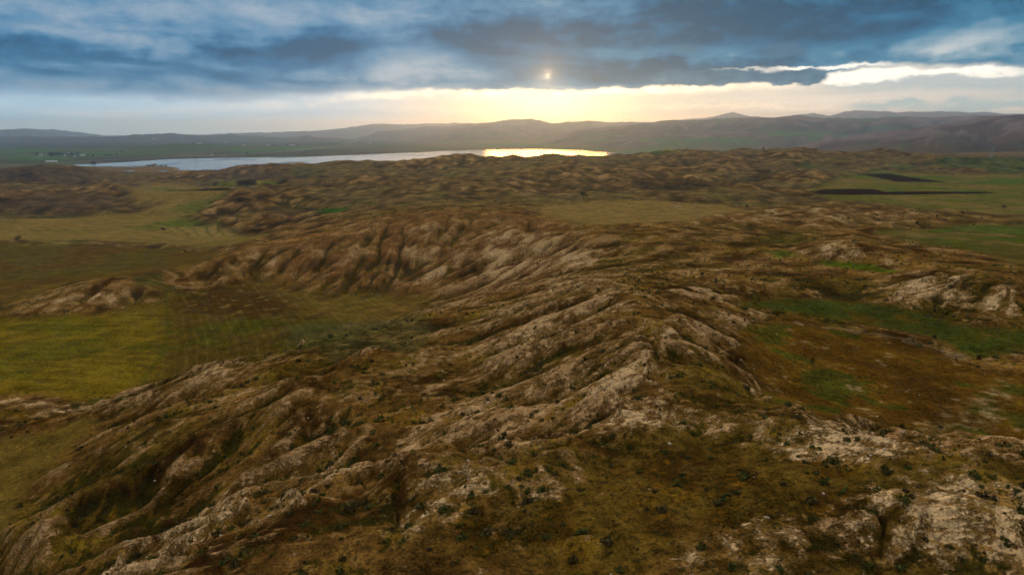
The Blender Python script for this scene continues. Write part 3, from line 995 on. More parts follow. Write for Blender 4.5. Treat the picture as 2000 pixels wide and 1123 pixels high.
mixc(C[sl], (0.080, 0.052, 0.014), m)
mixc(C[sl], (0.055, 0.062, 0.010), m * smooth(-0.2, 0.4, n_60[sl] + 0.5 * n_18[sl]) * 0.7)
mixc(C[sl], (0.175, 0.125, 0.040), m * smooth(0.1, 1.2, stv[sl] + 0.7 * n_6[sl]) * 0.26)
mixc(C[sl], (0.150, 0.100, 0.030), m * smooth(0.2, 1.2, stw[sl] + 0.8 * n_6[sl]) * 0.12)
sl, m = region([(340,566),(480,556),(560,570),(590,590),(540,620),(420,612),(345,600)], 0.03, 0.02)
mixc(C[sl], (0.055, 0.026, 0.010), m * 0.75)
mixc(C[sl], (0.21, 0.15, 0.055), m * smooth(0.25, 0.6, n_6[sl] + 0.4 * n_2[sl] + 0.12 * stv[sl]) * 0.5)
sl, m = region([(500,545),(530,540),(560,566),(700,580),(830,580),(845,596),(760,632),(660,640),(600,600),(520,572)], 0.03, 0.012)
mixc(C[sl], (0.175, 0.105, 0.038), m * (0.6 + 0.10 * stv[sl] + 0.25 * n_6[sl]) * 0.85)
# upper field
paint(2, (0.105, 0.066, 0.020))
st, _ = stripes(1.42, 9.0, 321, 4.0)
m = fb * (FID == 2)
mixc(C, (0.150, 0.098, 0.020), m * smooth(0.1, 0.9, 0.5 * st + n_18 + 0.2) * 0.6)
mixc(C, (0.070, 0.062, 0.018), m * smooth(455, 520, R2) * smooth(-0.4, 0.3, n_60) * 0.6)
mixc(C, (0.060, 0.026, 0.010), m * smooth(0.0, 0.5, -n_60 + 0.3 * st) * 0.5)
# valley floors
for k in (3, 4):
    paint(k, (0.200, 0.138, 0.052))
    st, _ = stripes(1.38, 16.0, 331, 8.0)
    m = fb * (FID == k)
    mixc(C, (0.125, 0.098, 0.030), m * smooth(0.0, 0.8, 0.5 * st + n_60 + 0.1) * 0.7)
    mixc(C, (0.090, 0.105, 0.022), m * smooth(0.15, 0.5, n_250) * 0.75)
sl, m = region([(290,434),(360,430),(420,432),(440,441),(385,446),(320,440)], 0.006, 0.004)
mixc(C[sl], (0.085, 0.105, 0.020), m * 0.7)
sl, m = region([(300,440),(390,443),(470,452),(410,462),(370,464)], 0.006, 0.004)
st, _ = stripes(0.55, 9.0, 335, 3.0)
mixc(C[sl], (0.235, 0.170, 0.075), m * 0.7)
mixc(C[sl], (0.075, 0.080, 0.022), m * smooth(0.5, 0.95, st[sl]) * 0.7)
# brown basin and its greener floor
paint(5, (0.092, 0.047, 0.013))
m = fb * (FID == 5)
mixc(C, (0.135, 0.076, 0.018), m * smooth(0.0, 0.5, n_18 + 0.6 * n_6) * 0.6)
mixc(C, (0.040, 0.055, 0.012), m * smooth(0.12, 0.5, n_18 - 0.3 * n_6 + 0.4 * n_60) * 0.7)
mixc(C, (0.042, 0.022, 0.008), m * smooth(0.15, 0.6, -n_18 + n_2 * 0.4) * 0.5)
mixc(C, (0.23, 0.16, 0.10), m * smooth(0.72, 0.95, n_6 + 0.5 * n_2) * 0.6)
paint(6, (0.052, 0.052, 0.012))
m = fb * (FID == 6)
mixc(C, (0.042, 0.048, 0.013), m * smooth(-0.1, 0.5, n_18 + 0.6 * n_60 + 0.4 * n_6) * 0.8)
mixc(C, (0.090, 0.050, 0.014), m * smooth(0.1, 0.5, -n_18 + 0.4 * n_6) * 0.6)
for pts in ([(1880,632),(1930,628),(1960,636),(1920,645),(1890,642)], [(1860,672),(1960,655),(2100,660),(2100,690),(1960,695),(1900,700)], [(1420,572),(1500,570),(1530,582),(1450,586)], [(1500,600),(1640,590),(1700,600),(1600,612)]):
    sl, m = region(pts, 0.012, 0.012)
    mixc(C[sl], (0.034, 0.055, 0.012), m * 0.4 * smooth(-0.5, 0.3, n_6[sl] + n_18[sl]))
for pts in ([(1835,840),(1870,800),(1890,800),(1865,845)], [(1900,830),(1935,755),(1955,755),(1930,830)]):
    sl, m = region(pts, 0.02, 0.02)
    mixc(C[sl], (0.26, 0.19, 0.11), m * 0.8 * smooth(-0.5, 0.4, n_2[sl] + n_6[sl]))
sl, d = line_d(to_polar([(1590,636),(1680,646),(1760,662),(1830,680),(1880,700)]))
mixc(C[sl], (0.28, 0.20, 0.12), smooth(2.6, 0.3, d + 2.2 * n_6[sl] + 1.2 * n_2[sl] + 0.6) * 0.7)
# plateau plain, right-hand plains
paint(7, (0.205, 0.138, 0.058))
st, _ = stripes(1.50, 13.0, 341, 6.0)
m = fb * (FID == 7)
mixc(C, (0.130, 0.090, 0.030), m * smooth(0.0, 0.8, 0.5 * st + n_18 + 0.1) * 0.6)
paint(9, (0.135, 0.088, 0.026))
mixc(C, (0.080, 0.055, 0.016), fb * (FID == 9) * smooth(-0.1, 0.5, n_6 + n_18) * 0.6)
for k in (8, 10):
    paint(k, (0.105, 0.098, 0.026) if k == 8 else (0.070, 0.062, 0.018))
    m = fb * (FID == k)
    mixc(C, (0.058, 0.100, 0.018), m * smooth(-0.1, 0.4, n_250 + 0.4 * n_60) * 0.75)
    mixc(C, (0.175, 0.122, 0.052), m * smooth(0.05, 0.5, -n_60 - 0.4 * n_250) * 0.7)
st, _ = stripes(1.3, 7.0, 345, 5.0)
m = fb * (FID == 10)
mixc(C, (0.130, 0.085, 0.028), m * smooth(0.3, 0.9, st) * 0.4)
# green slope far right, green pockets among the hills
for pts, col, k in (
        ([(1800,318),(1900,308),(2200,315),(2200,340),(1980,338),(1880,328)], (0.055, 0.090, 0.022), 0.7),
        ([(612,412),(640,406),(690,403),(672,410),(640,418)], (0.035, 0.090, 0.012), 0.9),
        ([(1590,512),(1640,508),(1700,516),(1760,528),(1740,534),(1660,524)], (0.075, 0.115, 0.014), 0.85),
        ([(1490,490),(1530,488),(1570,500),(1520,504)], (0.055, 0.090, 0.014), 0.7),
        ([(420,356),(465,352),(462,363),(425,363)], (0.120, 0.125, 0.020), 0.85),
        ([(503,354),(550,352),(545,360),(504,362)], (0.125, 0.150, 0.018), 0.9),
        ([(1545,315),(1590,320),(1600,330),(1560,326)], (0.05, 0.08, 0.02), 0.6),
        ([(1740,322),(1790,325),(1780,331),(1745,330)], (0.05, 0.085, 0.02), 0.7),
        ([(1500,450),(1560,455),(1600,470),(1540,480),(1480,470)], (0.050, 0.050, 0.012), 0.6),
        ([(580,330),(640,336),(620,342),(560,340)], (0.075, 0.080, 0.022), 0.7),
        ([(560,640),(640,630),(760,625),(850,640),(820,680),(700,690),(600,680)], (0.070, 0.068, 0.030), 0.55),
        ([(255,540),(320,533),(325,560),(270,565)], (0.035, 0.045, 0.012), 0.7)):
    sl, m = region(pts, 0.008, 0.008)
    mixc(C[sl], col, m * k)
    ROCKV[sl] -= 1.3 * m * k
for pts, col, k in (([(-60,340),(0,331),(60,319),(110,326),(160,344),(180,352),(100,352),(0,350)], (0.060, 0.040, 0.026), 0.7), ([(-20,412),(0,384),(50,376),(150,378),(240,392),(250,398),(200,412),(100,416)], (0.085, 0.050, 0.032), 0.5), ([(350,357),(420,336),(500,322),(560,335),(600,350),(520,350),(440,354)], (0.085, 0.056, 0.038), 0.5)):
    sl, m = region(pts, 0.02, 0.015)
    mixc(C[sl], col, m * k)
    ROCKV[sl] -= 0.4 * m * k
# ploughed land, dark and wet
PLOUGH = [
 [(1580,375),(1600,371),(1640,369.5),(1705,369.5),(1728,375),(1800,374),(1930,375),(1945,378),(1800,380),(1640,381),(1600,379)],
 [(1673,341),(1740,340),(1780,347),(1855,356),(1750,355.5)],
 [(462,363),(466,352.5),(503,351),(500,363)],
 [(325,371.5),(400,369),(475,368),(440,372),(350,373.5)],
 [(540,360),(552,354),(563,351.5),(560,356)],
 [(594,342),(625,342.5),(655,345),(630,346.5),(600,344.5)],
 [(417,357),(426,355),(424,361),(416,360)],
]
PLM = np.zeros(Z.shape, np.float32)
for pts in PLOUGH:
    sl, m = region(pts, 0.0025, 0.0015)
    mixc(C[sl], (0.014, 0.006, 0.005), m * 0.98)
    PLM[sl] = np.maximum(PLM[sl], m)
# scorched gullies
for pts, k in (
        ([(1232,350),(1262,348),(1290,362),(1330,352),(1392,360),(1360,372),(1300,373),(1262,371),(1240,362)], 0.95),
        ([(1420,356),(1450,348),(1478,341),(1502,344),(1500,350),(1455,356),(1425,363)], 0.9),
        ([(1080,358),(1130,366),(1200,372),(1235,377),(1180,375),(1100,366)], 0.85),
        ([(1150,350),(1190,365),(1180,368),(1145,353)], 0.7),
        ([(1205,312),(1230,314),(1228,323),(1200,322)], 0.8),
        ([(1308,320),(1340,314),(1368,315),(1362,322),(1320,324)], 0.9),
        ([(1150,323),(1180,319),(1205,324),(1170,326)], 0.7),
        ([(1275,340),(1290,338),(1310,352),(1296,356)], 0.6)):
    sl, m = region(pts, 0.010, 0.012)
    ROCKV[sl] -= 1.3 * m * k
    mixc(C[sl], (0.016, 0.010, 0.008), m * k * smooth(-0.45, 0.0, n_18[sl] + 0.3 * NOI_B[sl]))
# --- shore, wet meadow, mud
shore_m = smooth(-0.09, -0.01, SHORE) * (R2 > 2150)
mixc(C, (0.165, 0.105, 0.050), shore_m * 0.7)
mixc(C, (0.30, 0.24, 0.18), smooth(-0.012, -0.002, SHORE) * (R2 > 2150) * 0.5)
# --- the plain beyond the lake
pl = plainz * smooth(2700, 3300, R2)
mixc(C, (0.120, 0.080, 0.042), pl * 0.85)
leftp = smooth(-0.08, -0.20, A2)
mixc(C, (0.050, 0.085, 0.022), pl * leftp * smooth(-0.05, 0.25, n_900 + 0.3 * n_250) * 0.9)
mixc(C, (0.034, 0.038, 0.026), pl * leftp * smooth(-0.1, 0.3, -n_900) * 0.8)
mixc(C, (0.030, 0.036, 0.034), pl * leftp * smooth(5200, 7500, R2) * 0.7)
mixc(C, (0.055, 0.085, 0.022), pl * (1 - leftp) * smooth(0.15, 0.45, n_900) * 0.8)
for pts in ([(0,303),(60,304),(130,309),(170,311),(90,316),(0,313)], [(130,296),(200,293),(250,298),(190,303),(140,300)], [(440,292),(560,288),(640,286),(600,293),(480,300)], [(0,290),(80,290),(120,296),(40,300),(0,300)], [(900,286),(1000,278),(1100,277),(1040,286)], [(1180,296),(1260,287),(1330,290),(1320,297),(1260,299)]):
    sl, m = region(pts, 0.02, 0.02)
    mixc(C[sl], (0.048, 0.105, 0.018), m * 0.85)
# --- mountains
mm = MTN * smooth(2600, 3400, R2)
ROCKV = ROCKV * (1 - mm) - mm
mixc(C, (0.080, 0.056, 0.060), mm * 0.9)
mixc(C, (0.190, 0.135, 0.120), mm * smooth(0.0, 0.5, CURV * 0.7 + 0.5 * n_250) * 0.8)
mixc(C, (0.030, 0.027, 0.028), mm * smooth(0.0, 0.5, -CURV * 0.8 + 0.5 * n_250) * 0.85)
gr = mm * smooth(0.28, 0.5, n_900 + 0.25 * n_250) * smooth(0.22, 0.08, SLOPE) * (R2 < 9000)
mixc(C, (0.040, 0.110, 0.022), gr * 0.85)
for pts in ([(1330,273),(1420,268),(1480,270),(1440,277),(1360,277)], [(1490,262),(1600,256),(1640,260),(1540,270)], [(1690,249),(1750,248),(1740,253),(1700,255)], [(1150,276),(1190,272),(1180,278)]):
    sl, m = region(pts, 0.012, 0.015)
    mixc(C[sl], (0.040, 0.115, 0.020), m * 0.8)
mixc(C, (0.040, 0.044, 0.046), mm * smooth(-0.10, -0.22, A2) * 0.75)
# --- tracks
for pts, w, col, k in (
        ([(430,488),(500,478),(560,470),(640,458),(720,449)], 3.0, (0.34, 0.165, 0.060), 0.85),
        ([(318,528),(345,540),(332,552),(350,562),(385,563)], 2.2, (0.26, 0.165, 0.085), 0.7),
        ([(322,565),(327,620),(330,650),(318,690),(285,735),(240,778)], 1.5, (0.055, 0.065, 0.012), 0.45),
        ([(0,478),(150,477),(320,483),(440,484)], 2.0, (0.150, 0.125, 0.020), 0.7),
        ([(190,780),(240,778),(150,792)], 3.0, (0.030, 0.060, 0.010), 0.6),
        ([(1385,325),(1420,320),(1460,330)], 3.5, (0.22, 0.15, 0.07), 0.5),
        ([(1240,303),(1300,306),(1370,308)], 6.0, (0.22, 0.15, 0.08), 0.6),
        ([(60,310),(80,306),(90,303)], 5.0, (0.30, 0.24, 0.18), 0.7)):
    sl, d = line_d(to_polar(pts))
    mixc(C[sl], col, smooth(w, w * 0.3, d + 0.5 * w * NOI_B[sl]) * k)
C *= (1 + 0.10 * n_6 + 0.10 * n_2)[..., None]
_n = (HILLY * smooth(520, 380, R2))[..., None]
C = C * (1 + _n * np.clip(0.42 * n_6 + 0.34 * n_18 + 0.2 * n_2 - 0.10, -0.6, 0.5)[..., None])
_l = C.mean(-1, keepdims=True)
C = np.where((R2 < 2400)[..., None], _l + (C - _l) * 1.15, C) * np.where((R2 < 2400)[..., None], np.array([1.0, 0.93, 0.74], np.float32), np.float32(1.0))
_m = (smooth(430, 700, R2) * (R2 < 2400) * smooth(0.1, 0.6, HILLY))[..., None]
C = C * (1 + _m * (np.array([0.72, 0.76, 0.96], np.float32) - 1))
C = C * (1 + _m * (0.45 * n_60 + 0.50 * n_18)[..., None])
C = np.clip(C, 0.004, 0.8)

ROCKV = ROCKV - (smooth(2150, 2300, R2)) * (1 - mm)
ROCKV = np.clip(ROCKV - PLM * 2, -1, 1)
# ================================================================== MATERIALS
def new_mat(name):
    m = bpy.data.materials.new(name)
    m.use_nodes = True
    t = m.node_tree
    n = NT(t)
    return m, n, t.nodes['Principled BSDF']


def land_material():
    m, n, b = new_mat('land')
    at = n.new('ShaderNodeAttribute', attribute_name='Col')
    ar = n.new('ShaderNodeAttribute', attribute_name='Rock')
    geo = n.new('ShaderNodeNewGeometry')
    pos = S(n, geo.outputs['Position'])
    col = S(n, at.outputs['Color'])
    rv, pale, _ = n.sep(S(n, ar.outputs['Vector']))
    rot = n.new('ShaderNodeVectorRotate', rotation_type='Z_AXIS')
    n.put(rot.inputs['Vector'], pos)
    rot.inputs['Angle'].default_value = 0.62
    rp = S(n, rot.outputs[0])
    f1 = n.noise(pos, 0.8, 4, 0.65)
    f2 = n.noise(pos, 3.6, 2, 0.6)
    bed = n.noise(n.vmul(rp, (1.5, 0.34, 2.0)), 1.0, 4, 0.65)
    rot2 = n.new('ShaderNodeVectorRotate', rotation_type='Z_AXIS')
    n.put(rot2.inputs['Vector'], pos)
    rot2.inputs['Angle'].default_value = -0.22
    bed2 = n.noise(n.vmul(S(n, rot2.outputs[0]), (0.30, 2.3, 3.0)), 1.0, 4, 0.65)
    f0 = n.noise(pos, 0.11, 5, 0.62)
    f3 = n.noise(pos, 9.0, 2, 0.6)
    k = (f0 - 0.5) * 1.7 + (f1 - 0.5) * 2.0 + (f2 - 0.5) * 2.2 + (f3 - 0.5) * 1.6 + 0.95
    k = n.m('MAXIMUM', k, 0.10)
    col = n.vmul(col, n.comb(k, k, k))
    # dark tufts below the size of the sheet
    sp = n.noise(n.vadd(pos, (31.0, 7.0, 3.0)), 1.5, 2, 0.55)
    col = n.mix(n.smooth(0.55, 0.64, sp) * 0.6, col, (0.018, 0.015, 0.005))
    # bare rock, broken up along the bedding
    r = rv * 0.85 + (bed - 0.5) * 1.6 + (bed2 - 0.5) * 1.6 + (f2 - 0.5) * 1.1 + (f1 - 0.5) * 1.1 + (f0 - 0.5) * 0.7
    rk = n.smooth(-0.08, 0.60, r)
    rc = n.mix(pale, ROCK, ROCKP)
    kr = (f2 - 0.5) * 1.6 + (bed - 0.5) * 1.2 + (bed2 - 0.5) * 2.2 + 1.0
    kr = n.m('MAXIMUM', kr, 0.22)
    rc = n.vmul(rc, n.comb(kr, kr, kr))
    col = n.mix(rk, col, rc)
    n.put(b.inputs['Base Color'], col)
    b.inputs['Roughness'].default_value = 1.0
    b.inputs['Specular IOR Level'].default_value = 0.0
    bp = n.new('ShaderNodeBump')
    bp.inputs['Strength'].default_value = 1.0
    bp.inputs['Distance'].default_value = 0.45
    n.put(bp.inputs['Height'], f1 * 0.6 + f2 * 0.25 + sp * 0.5 + (bed + bed2) * rk * 0.6)
    n.put(b.inputs['Normal'], S(n, bp.outputs[0]))
    return m


M_LAND = land_material()

# ================================================================== THE SHEET, CUT INTO NAMED PIECES
# class of every vertex
CLS = np.zeros(Z.shape, np.int8)                 # 0 plain / ground
CLS[(HILLY > 0.4) & (R2 <= 300)] = 1             # ridge under the camera
CLS[(HILLY > 0.4) & (R2 > 300) & (R2 < 2300)] = 2
CLS[(MTN > 0.35) & (R2 > 2600)] = 3
CLS[(MTN > 0.2) & ((R2 > 13500) | ((R2 > 11000) & (A2 > 0.2)))] = 4
for k in range(1, len(FLATS) + 1):
    CLS[(FID == k) & (FLAT > 0.5)] = 10 + k
CLS[PLM > 0.5] = 30


def normals():
    nx, ny = grad()
    l = 1 / np.sqrt(nx * nx + ny * ny + 1)
    return np.stack([-nx * l, -ny * l, l], -1).reshape(-1, 3).astype(np.float32)


def mesh_from(name, co, faces, mat, cols=None, nrm=None, smooth_=True, rock=None):
    me = bpy.data.meshes.new(name)
    k = faces.shape[1]
    me.vertices.add(len(co))
    me.vertices.foreach_set('co', np.ascontiguousarray(co, np.float32).ravel())
    me.loops.add(faces.size)
    me.loops.foreach_set('vertex_index', np.ascontiguousarray(faces, np.int32).ravel())
    me.polygons.add(len(faces))
    me.polygons.foreach_set('loop_start', np.arange(0, faces.size, k, dtype=np.int32))
    me.polygons.foreach_set('use_smooth', np.full(len(faces), smooth_, bool))
    me.update(calc_edges=True)
    if cols is not None:
        at = me.color_attributes.new('Col', 'FLOAT_COLOR', 'POINT')
        c4 = np.ones((len(co), 4), np.float32)
        c4[:, :3] = cols
        at.data.foreach_set('color', c4.ravel())
    if rock is not None:
        at = me.attributes.new('Rock', 'FLOAT_VECTOR', 'POINT')
        at.data.foreach_set('vector', np.ascontiguousarray(rock, np.float32).ravel())
    if nrm is not None:
        me.normals_split_custom_set_from_vertices(nrm)
    if mat:
        me.materials.append(mat)
    return me


def link(name, me, parent=None, **props):
    o = bpy.data.objects.new(name, me)
    COL.objects.link(o)
    if parent:
        o.parent = parent
    for k, v in props.items():
        o[k] = v
    return o


CO = np.stack([X2, Y2, Z], -1).reshape(-1, 3).astype(np.float32)
NRM = normals()
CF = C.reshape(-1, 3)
RKA = np.stack([ROCKV, PALE, RK], -1).reshape(-1, 3).astype(np.float32)
q = np.arange(NR * NA).reshape(NR, NA)
FACES = np.stack([q[:-1, :-1], q[:-1, 1:], q[1:, 1:], q[1:, :-1]], -1).reshape(-1, 4)
FC = CLS[:-1, :-1].reshape(-1)
PIECES = [
 (0, 'ground', 'tan and green open plain reaching from the hills to the horizon', 'plain'),
 (1, 'ridge', 'rocky brown foreground ridge with pale outcrops and gullied spurs', 'ridge'),
 (2, 'hills', 'rough eroded brown hills between the fields and the lake', 'hills'),
 (3, 'mountains', 'hazy purple brown mountain slopes behind the lake', 'mountains'),
 (4, 'far_mountains', 'pale blue mountain range along the horizon', 'mountains'),
 (11, 'field', 'yellow green striped field in the hollow below the foreground ridge', 'field'),
 (12, 'field', 'dark brown and olive field behind the low rocky outcrop', 'field'),
 (13, 'field', 'wide straw coloured valley floor with a lone dark bush', 'field'),
 (14, 'field', 'olive valley strip beside the dark ploughed patch', 'field'),
 (15, 'field', 'reddish brown basin right of the main crest', 'field'),
 (16, 'field', 'dark green damp strip along the far side of the brown basin', 'field'),
 (17, 'field', 'tan plateau plain behind the scalloped hill', 'field'),
 (18, 'field', 'green plain around the two black ploughed strips', 'field'),
 (19, 'field', 'smooth tan slope at the foot of the ridge, bottom left corner', 'field'),
 (20, 'field', 'dark olive field at the right behind the pale rocky hill', 'field'),
 (30, 'ploughed_field', 'nearly black freshly ploughed strips of land', 'field'),
]
for cid, nm, lab, cat in PIECES:
    f = FACES[FC == cid]
    if not len(f):
        continue
    used, inv = np.unique(f, return_inverse=True)
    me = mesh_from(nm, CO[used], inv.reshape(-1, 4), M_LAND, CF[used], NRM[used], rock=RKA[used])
    link(nm, me, kind='structure', label=lab)
# plug under the camera
me = mesh_from('ground_under_viewpoint', np.vstack([CO[:NA], [[0, 0, float(Z[0].mean())]]]), np.array([[j, NA, j + 1] for j in range(NA - 1)])[:, ::-1], M_LAND, np.vstack([CF[:NA], CF[:1]]), rock=np.vstack([RKA[:NA], RKA[:1]]))
link('ground', me, kind='structure', label='small patch of ground straight below the viewpoint')

# ------------------------------------------------------------------ water
def water_material():
    m, n, b = new_mat('lake_water')
    geo = n.new('ShaderNodeNewGeometry')
    pos = S(n, geo.outputs['Position'])
    patch = n.noise(n.vmul(pos, (1 / 210.0, 1 / 330.0, 0.0)), 1.0, 4, 0.55)
    b.inputs['Base Color'].default_value = (0.012, 0.022, 0.028, 1)
    n.put(b.inputs['Roughness'], n.smooth(0.52, 0.66, patch) * 0.09 + 0.11)
    b.inputs['IOR'].default_value = 1.33
    wv = n.noise(n.vmul(pos, (1.0, 1.0, 0.0)), 0.10, 4, 0.6)
    bp = n.new('ShaderNodeBump')
    bp.inputs['Strength'].default_value = 0.2
    bp.inputs['Distance'].default_value = 0.25
    n.put(bp.inputs['Height'], wv)
    n.put(b.inputs['Normal'], S(n, bp.outputs[0]))
    return m


M_WATER = water_material()


def water_sheet(name, pts, label, grow):
    p = to_polar(pts, 0.0)
    c = p.mean(0)
    xy = [(math.exp(l) * math.sin(a), math.exp(l) * math.cos(a)) for a, l in p]
    cx, cy = sum(v[0] for v in xy) / len(xy), sum(v[1] for v in xy) / len(xy)
    me = bpy.data.meshes.new(name)
    n = len(xy)
    vs = []
    for i in range(n):
        (x0, y0), (x1, y1), (x2, y2) = xy[i - 1], xy[i], xy[(i + 1) % n]
        tx, ty = x2 - x0, y2 - y0
        l = math.hypot(tx, ty) or 1
        s = 1 if AREA(xy) > 0 else -1
        vs.append((x1 + s * ty / l * grow, y1 - s * tx / l * grow, 0.0))
    me.from_pydata(vs, [], [list(range(n)) if AREA(xy) > 0 else list(range(n))[::-1]])
    me.materials.append(M_WATER)
    return link(name, me, kind='structure', label=label)


def AREA(p):
    return 0.5 * sum(p[i - 1][0] * p[i][1] - p[i][0] * p[i - 1][1] for i in range(len(p)))


water_sheet('lake', LAKE, 'long calm lake reflecting the pale sky with a golden sun glint', 12.0)
for pd, lab in zip(PONDS, ('tiny white pool at the foot of the dark hill', 'thin sliver of water left of the bright winding pool', 'bright winding pool on the wet meadow before the lake', 'thin pool below the small lakeside islet')):
    water_sheet('pond', pd, lab, 3.0)

# ------------------------------------------------------------------ haze
me = bpy.data.meshes.new('haze')
hx, hz0, hz1 = 31000.0, float(Z.min()) - 1.0, max(float(Z.max()), CAM_H) + 15.0
me.from_pydata([(x, y, z) for z in (hz0, hz1) for x, y in ((-hx, -hx), (hx, -hx), (hx, hx), (-hx, hx))], [],
               [(3, 2, 1, 0), (4, 5, 6, 7), (0, 1, 5, 4), (1, 2, 6, 5), (2, 3, 7, 6), (3, 0, 4, 7)])
hm = bpy.data.materials.new('haze')
hm.use_nodes = True
hm.node_tree.nodes.clear()
ho = hm.node_tree.nodes.new('ShaderNodeOutputMaterial')
hv = hm.node_tree.nodes.new('ShaderNodeVolumePrincipled')
hv.inputs['Color'].default_value = (0.50, 0.76, 1.0, 1)
hv.inputs['Absorption Color'].default_value = (1, 1, 1, 1)
hv.inputs['Density'].default_value = HAZE
hv.inputs['Anisotropy'].default_value = 0.75
hm.node_tree.links.new(hv.outputs[0], ho.inputs['Volume'])
me.materials.append(hm)
link('haze', me, kind='stuff', label='pale evening haze lying over the whole valley')

# ================================================================== PLANTS, STONES, HOUSES, ROAD
def leaf_mat(name, c0, c1):
    m, n, b = new_mat(name)
    geo = n.new('ShaderNodeNewGeometry')
    oi = n.new('ShaderNodeObjectInfo')
    ri = S(n, geo.outputs['Random Per Island'])
    col = n.mix(ri * 0.7 + S(n, oi.outputs['Random']) * 0.3, c0, c1)
    n.put(b.inputs['Base Color'], col)
    b.inputs['Roughness'].default_value = 0.9
    b.inputs['Specular IOR Level'].default_value = 0.05
    return m


def plain_mat(name, col, rough=0.9, var=0.25, scale=2.0):
    m, n, b = new_mat(name)
    geo = n.new('ShaderNodeNewGeometry')
    f = n.noise(S(n, geo.outputs['Position']), scale, 4, 0.6)
    k = (f - 0.5) * (2 * var) + 1.0
    n.put(b.inputs['Base Color'], n.vmul(col, n.comb(k, k, k)))
    b.inputs['Roughness'].default_value = rough
    b.inputs['Specular IOR Level'].default_value = 0.2
    return m


M_SHRUB = leaf_mat('shrub_leaves', (0.026, 0.030, 0.006), (0.085, 0.080, 0.016))
M_SHRUBB = leaf_mat('dry_shrub_leaves', (0.030, 0.020, 0.007), (0.085, 0.058, 0.018))
M_TREE = leaf_mat('tree_leaves', (0.012, 0.020, 0.007), (0.032, 0.044, 0.014))
M_BARE = leaf_mat('bare_twigs', (0.035, 0.018, 0.010), (0.075, 0.040, 0.020))
M_TUFT = leaf_mat('dry_grass', (0.060, 0.045, 0.012), (0.160, 0.120, 0.030))
M_BARK = plain_mat('bark', (0.045, 0.030, 0.020))
M_STONE = plain_mat('pale_stone', (0.38, 0.28, 0.19), 0.95, 0.35, 3.0)
M_WALLW = plain_mat('white_render', (0.55, 0.52, 0.47), 0.9, 0.1, 0.3)
M_WALLB = plain_mat('tan_render', (0.34, 0.26, 0.19), 0.9, 0.1, 0.3)
M_ROOFR = plain_mat('red_roof', (0.16, 0.065, 0.040), 0.8, 0.2, 0.6)
M_ROOFG = plain_mat('sheet_metal_roof', (0.42, 0.43, 0.44), 0.5, 0.1, 0.3)
M_GLASS = plain_mat('window_glass', (0.02, 0.025, 0.03), 0.15, 0.0)
M_DOOR = plain_mat('door_wood', (0.09, 0.05, 0.03))
M_ROAD = plain_mat('road_asphalt', (0.20, 0.185, 0.165), 0.85, 0.15, 0.02)
M_STEEL = plain_mat('galvanised_steel', (0.26, 0.27, 0.28), 0.6, 0.05)
M_WHITE = plain_mat('white_paint', (0.72, 0.72, 0.70), 0.5, 0.03)
M_RUBBER = plain_mat('tyre_rubber', (0.015, 0.015, 0.015))


def puff(rng, n, rx, rz, leaf, zbase=0.0, hollow=0.35, flat=0.0):
    """leaf-sized faces through a crown's volume -> verts (n*4,3), faces (n,4)"""
    d = rng.normal(size=(n, 3))
    d /= np.linalg.norm(d, axis=1)[:, None]
    d[:, 2] = np.abs(d[:, 2]) if flat else d[:, 2]
    rad = hollow + (1 - hollow) * rng.random(n) ** 0.5
    lump = 1 + 0.28 * np.sin(d[:, 0] * 4.1 + rng.random() * 6) * np.cos(d[:, 1] * 3.7 + rng.random() * 6) + 0.15 * np.sin(d[:, 2] * 7 + rng.random() * 6)
    p = d * (rad * lump)[:, None] * np.array([rx, rx, rz])
    p[:, 2] += zbase
    # leaf plane roughly facing outwards
    nrm = d + rng.normal(size=(n, 3)) * 0.55
    nrm /= np.linalg.norm(nrm, axis=1)[:, None]
    t = np.cross(nrm, rng.normal(size=(n, 3)))
    t /= np.linalg.norm(t, axis=1)[:, None]
    b = np.cross(nrm, t)
    s = leaf * (0.6 + 0.8 * rng.random(n))[:, None]
    t, b = t * s, b * s * 0.7
    v = np.stack([p - t - b * 0.6, p + t - b, p + t * 0.7 + b, p - t * 0.8 + b * 0.9], 1).reshape(-1, 3)
    f = np.arange(n * 4).reshape(-1, 4)
    return v, f


def shrub_mesh(k, n, mat, leaf):
    rng = np.random.default_rng(500 + k)
    parts = []
    off = 0
    vs, fs = [], []
    m = 3 + k % 3
    for j in range(m):
        v, f = puff(rng, n // m, 0.36, 0.50, leaf, 0.02, 0.25, 1.0)
        a = rng.random() * 6.28
        r = 0.0 if j == 0 else 0.26
        v = v * (1.0 if j == 0 else 0.72) + np.array([math.cos(a) * r, math.sin(a) * r, 0])
        vs.append(v)
        fs.append(f + off)
        off += len(v)
    return mesh_from('shrub', np.vstack(vs), np.vstack(fs), mat, smooth_=False)


# ---- where shrubs grow
def scatter(n, rmin, rmax, prob, seed, amax=0.72):
    """points spread evenly per photo-scale area between two ranges, kept by a probability map on the sheet"""
    rng = np.random.default_rng(seed)
    r = np.sqrt(rng.random(n) * (rmax ** 2 - rmin ** 2) + rmin ** 2)
    a = (rng.random(n) * 2 - 1) * amax
    i = np.clip(np.searchsorted(RR, r), 1, NR - 1)
    j = np.clip(np.searchsorted(AZ, a), 1, NA - 1)
    keep = rng.random(n) < prob[i, j]
    r, a, i, j = r[keep], a[keep], i[keep], j[keep]
    fr = (np.log(r) - LR[i - 1]) / (LR[i] - LR[i - 1])
    fa = (a - AZ[j - 1]) / (AZ[j] - AZ[j - 1])
    z = (Z[i - 1, j - 1] * (1 - fa) + Z[i - 1, j] * fa) * (1 - fr) + (Z[i, j - 1] * (1 - fa) + Z[i, j] * fa) * fr
    return np.stack([r * np.sin(a), r * np.cos(a), z], -1), i, j, rng


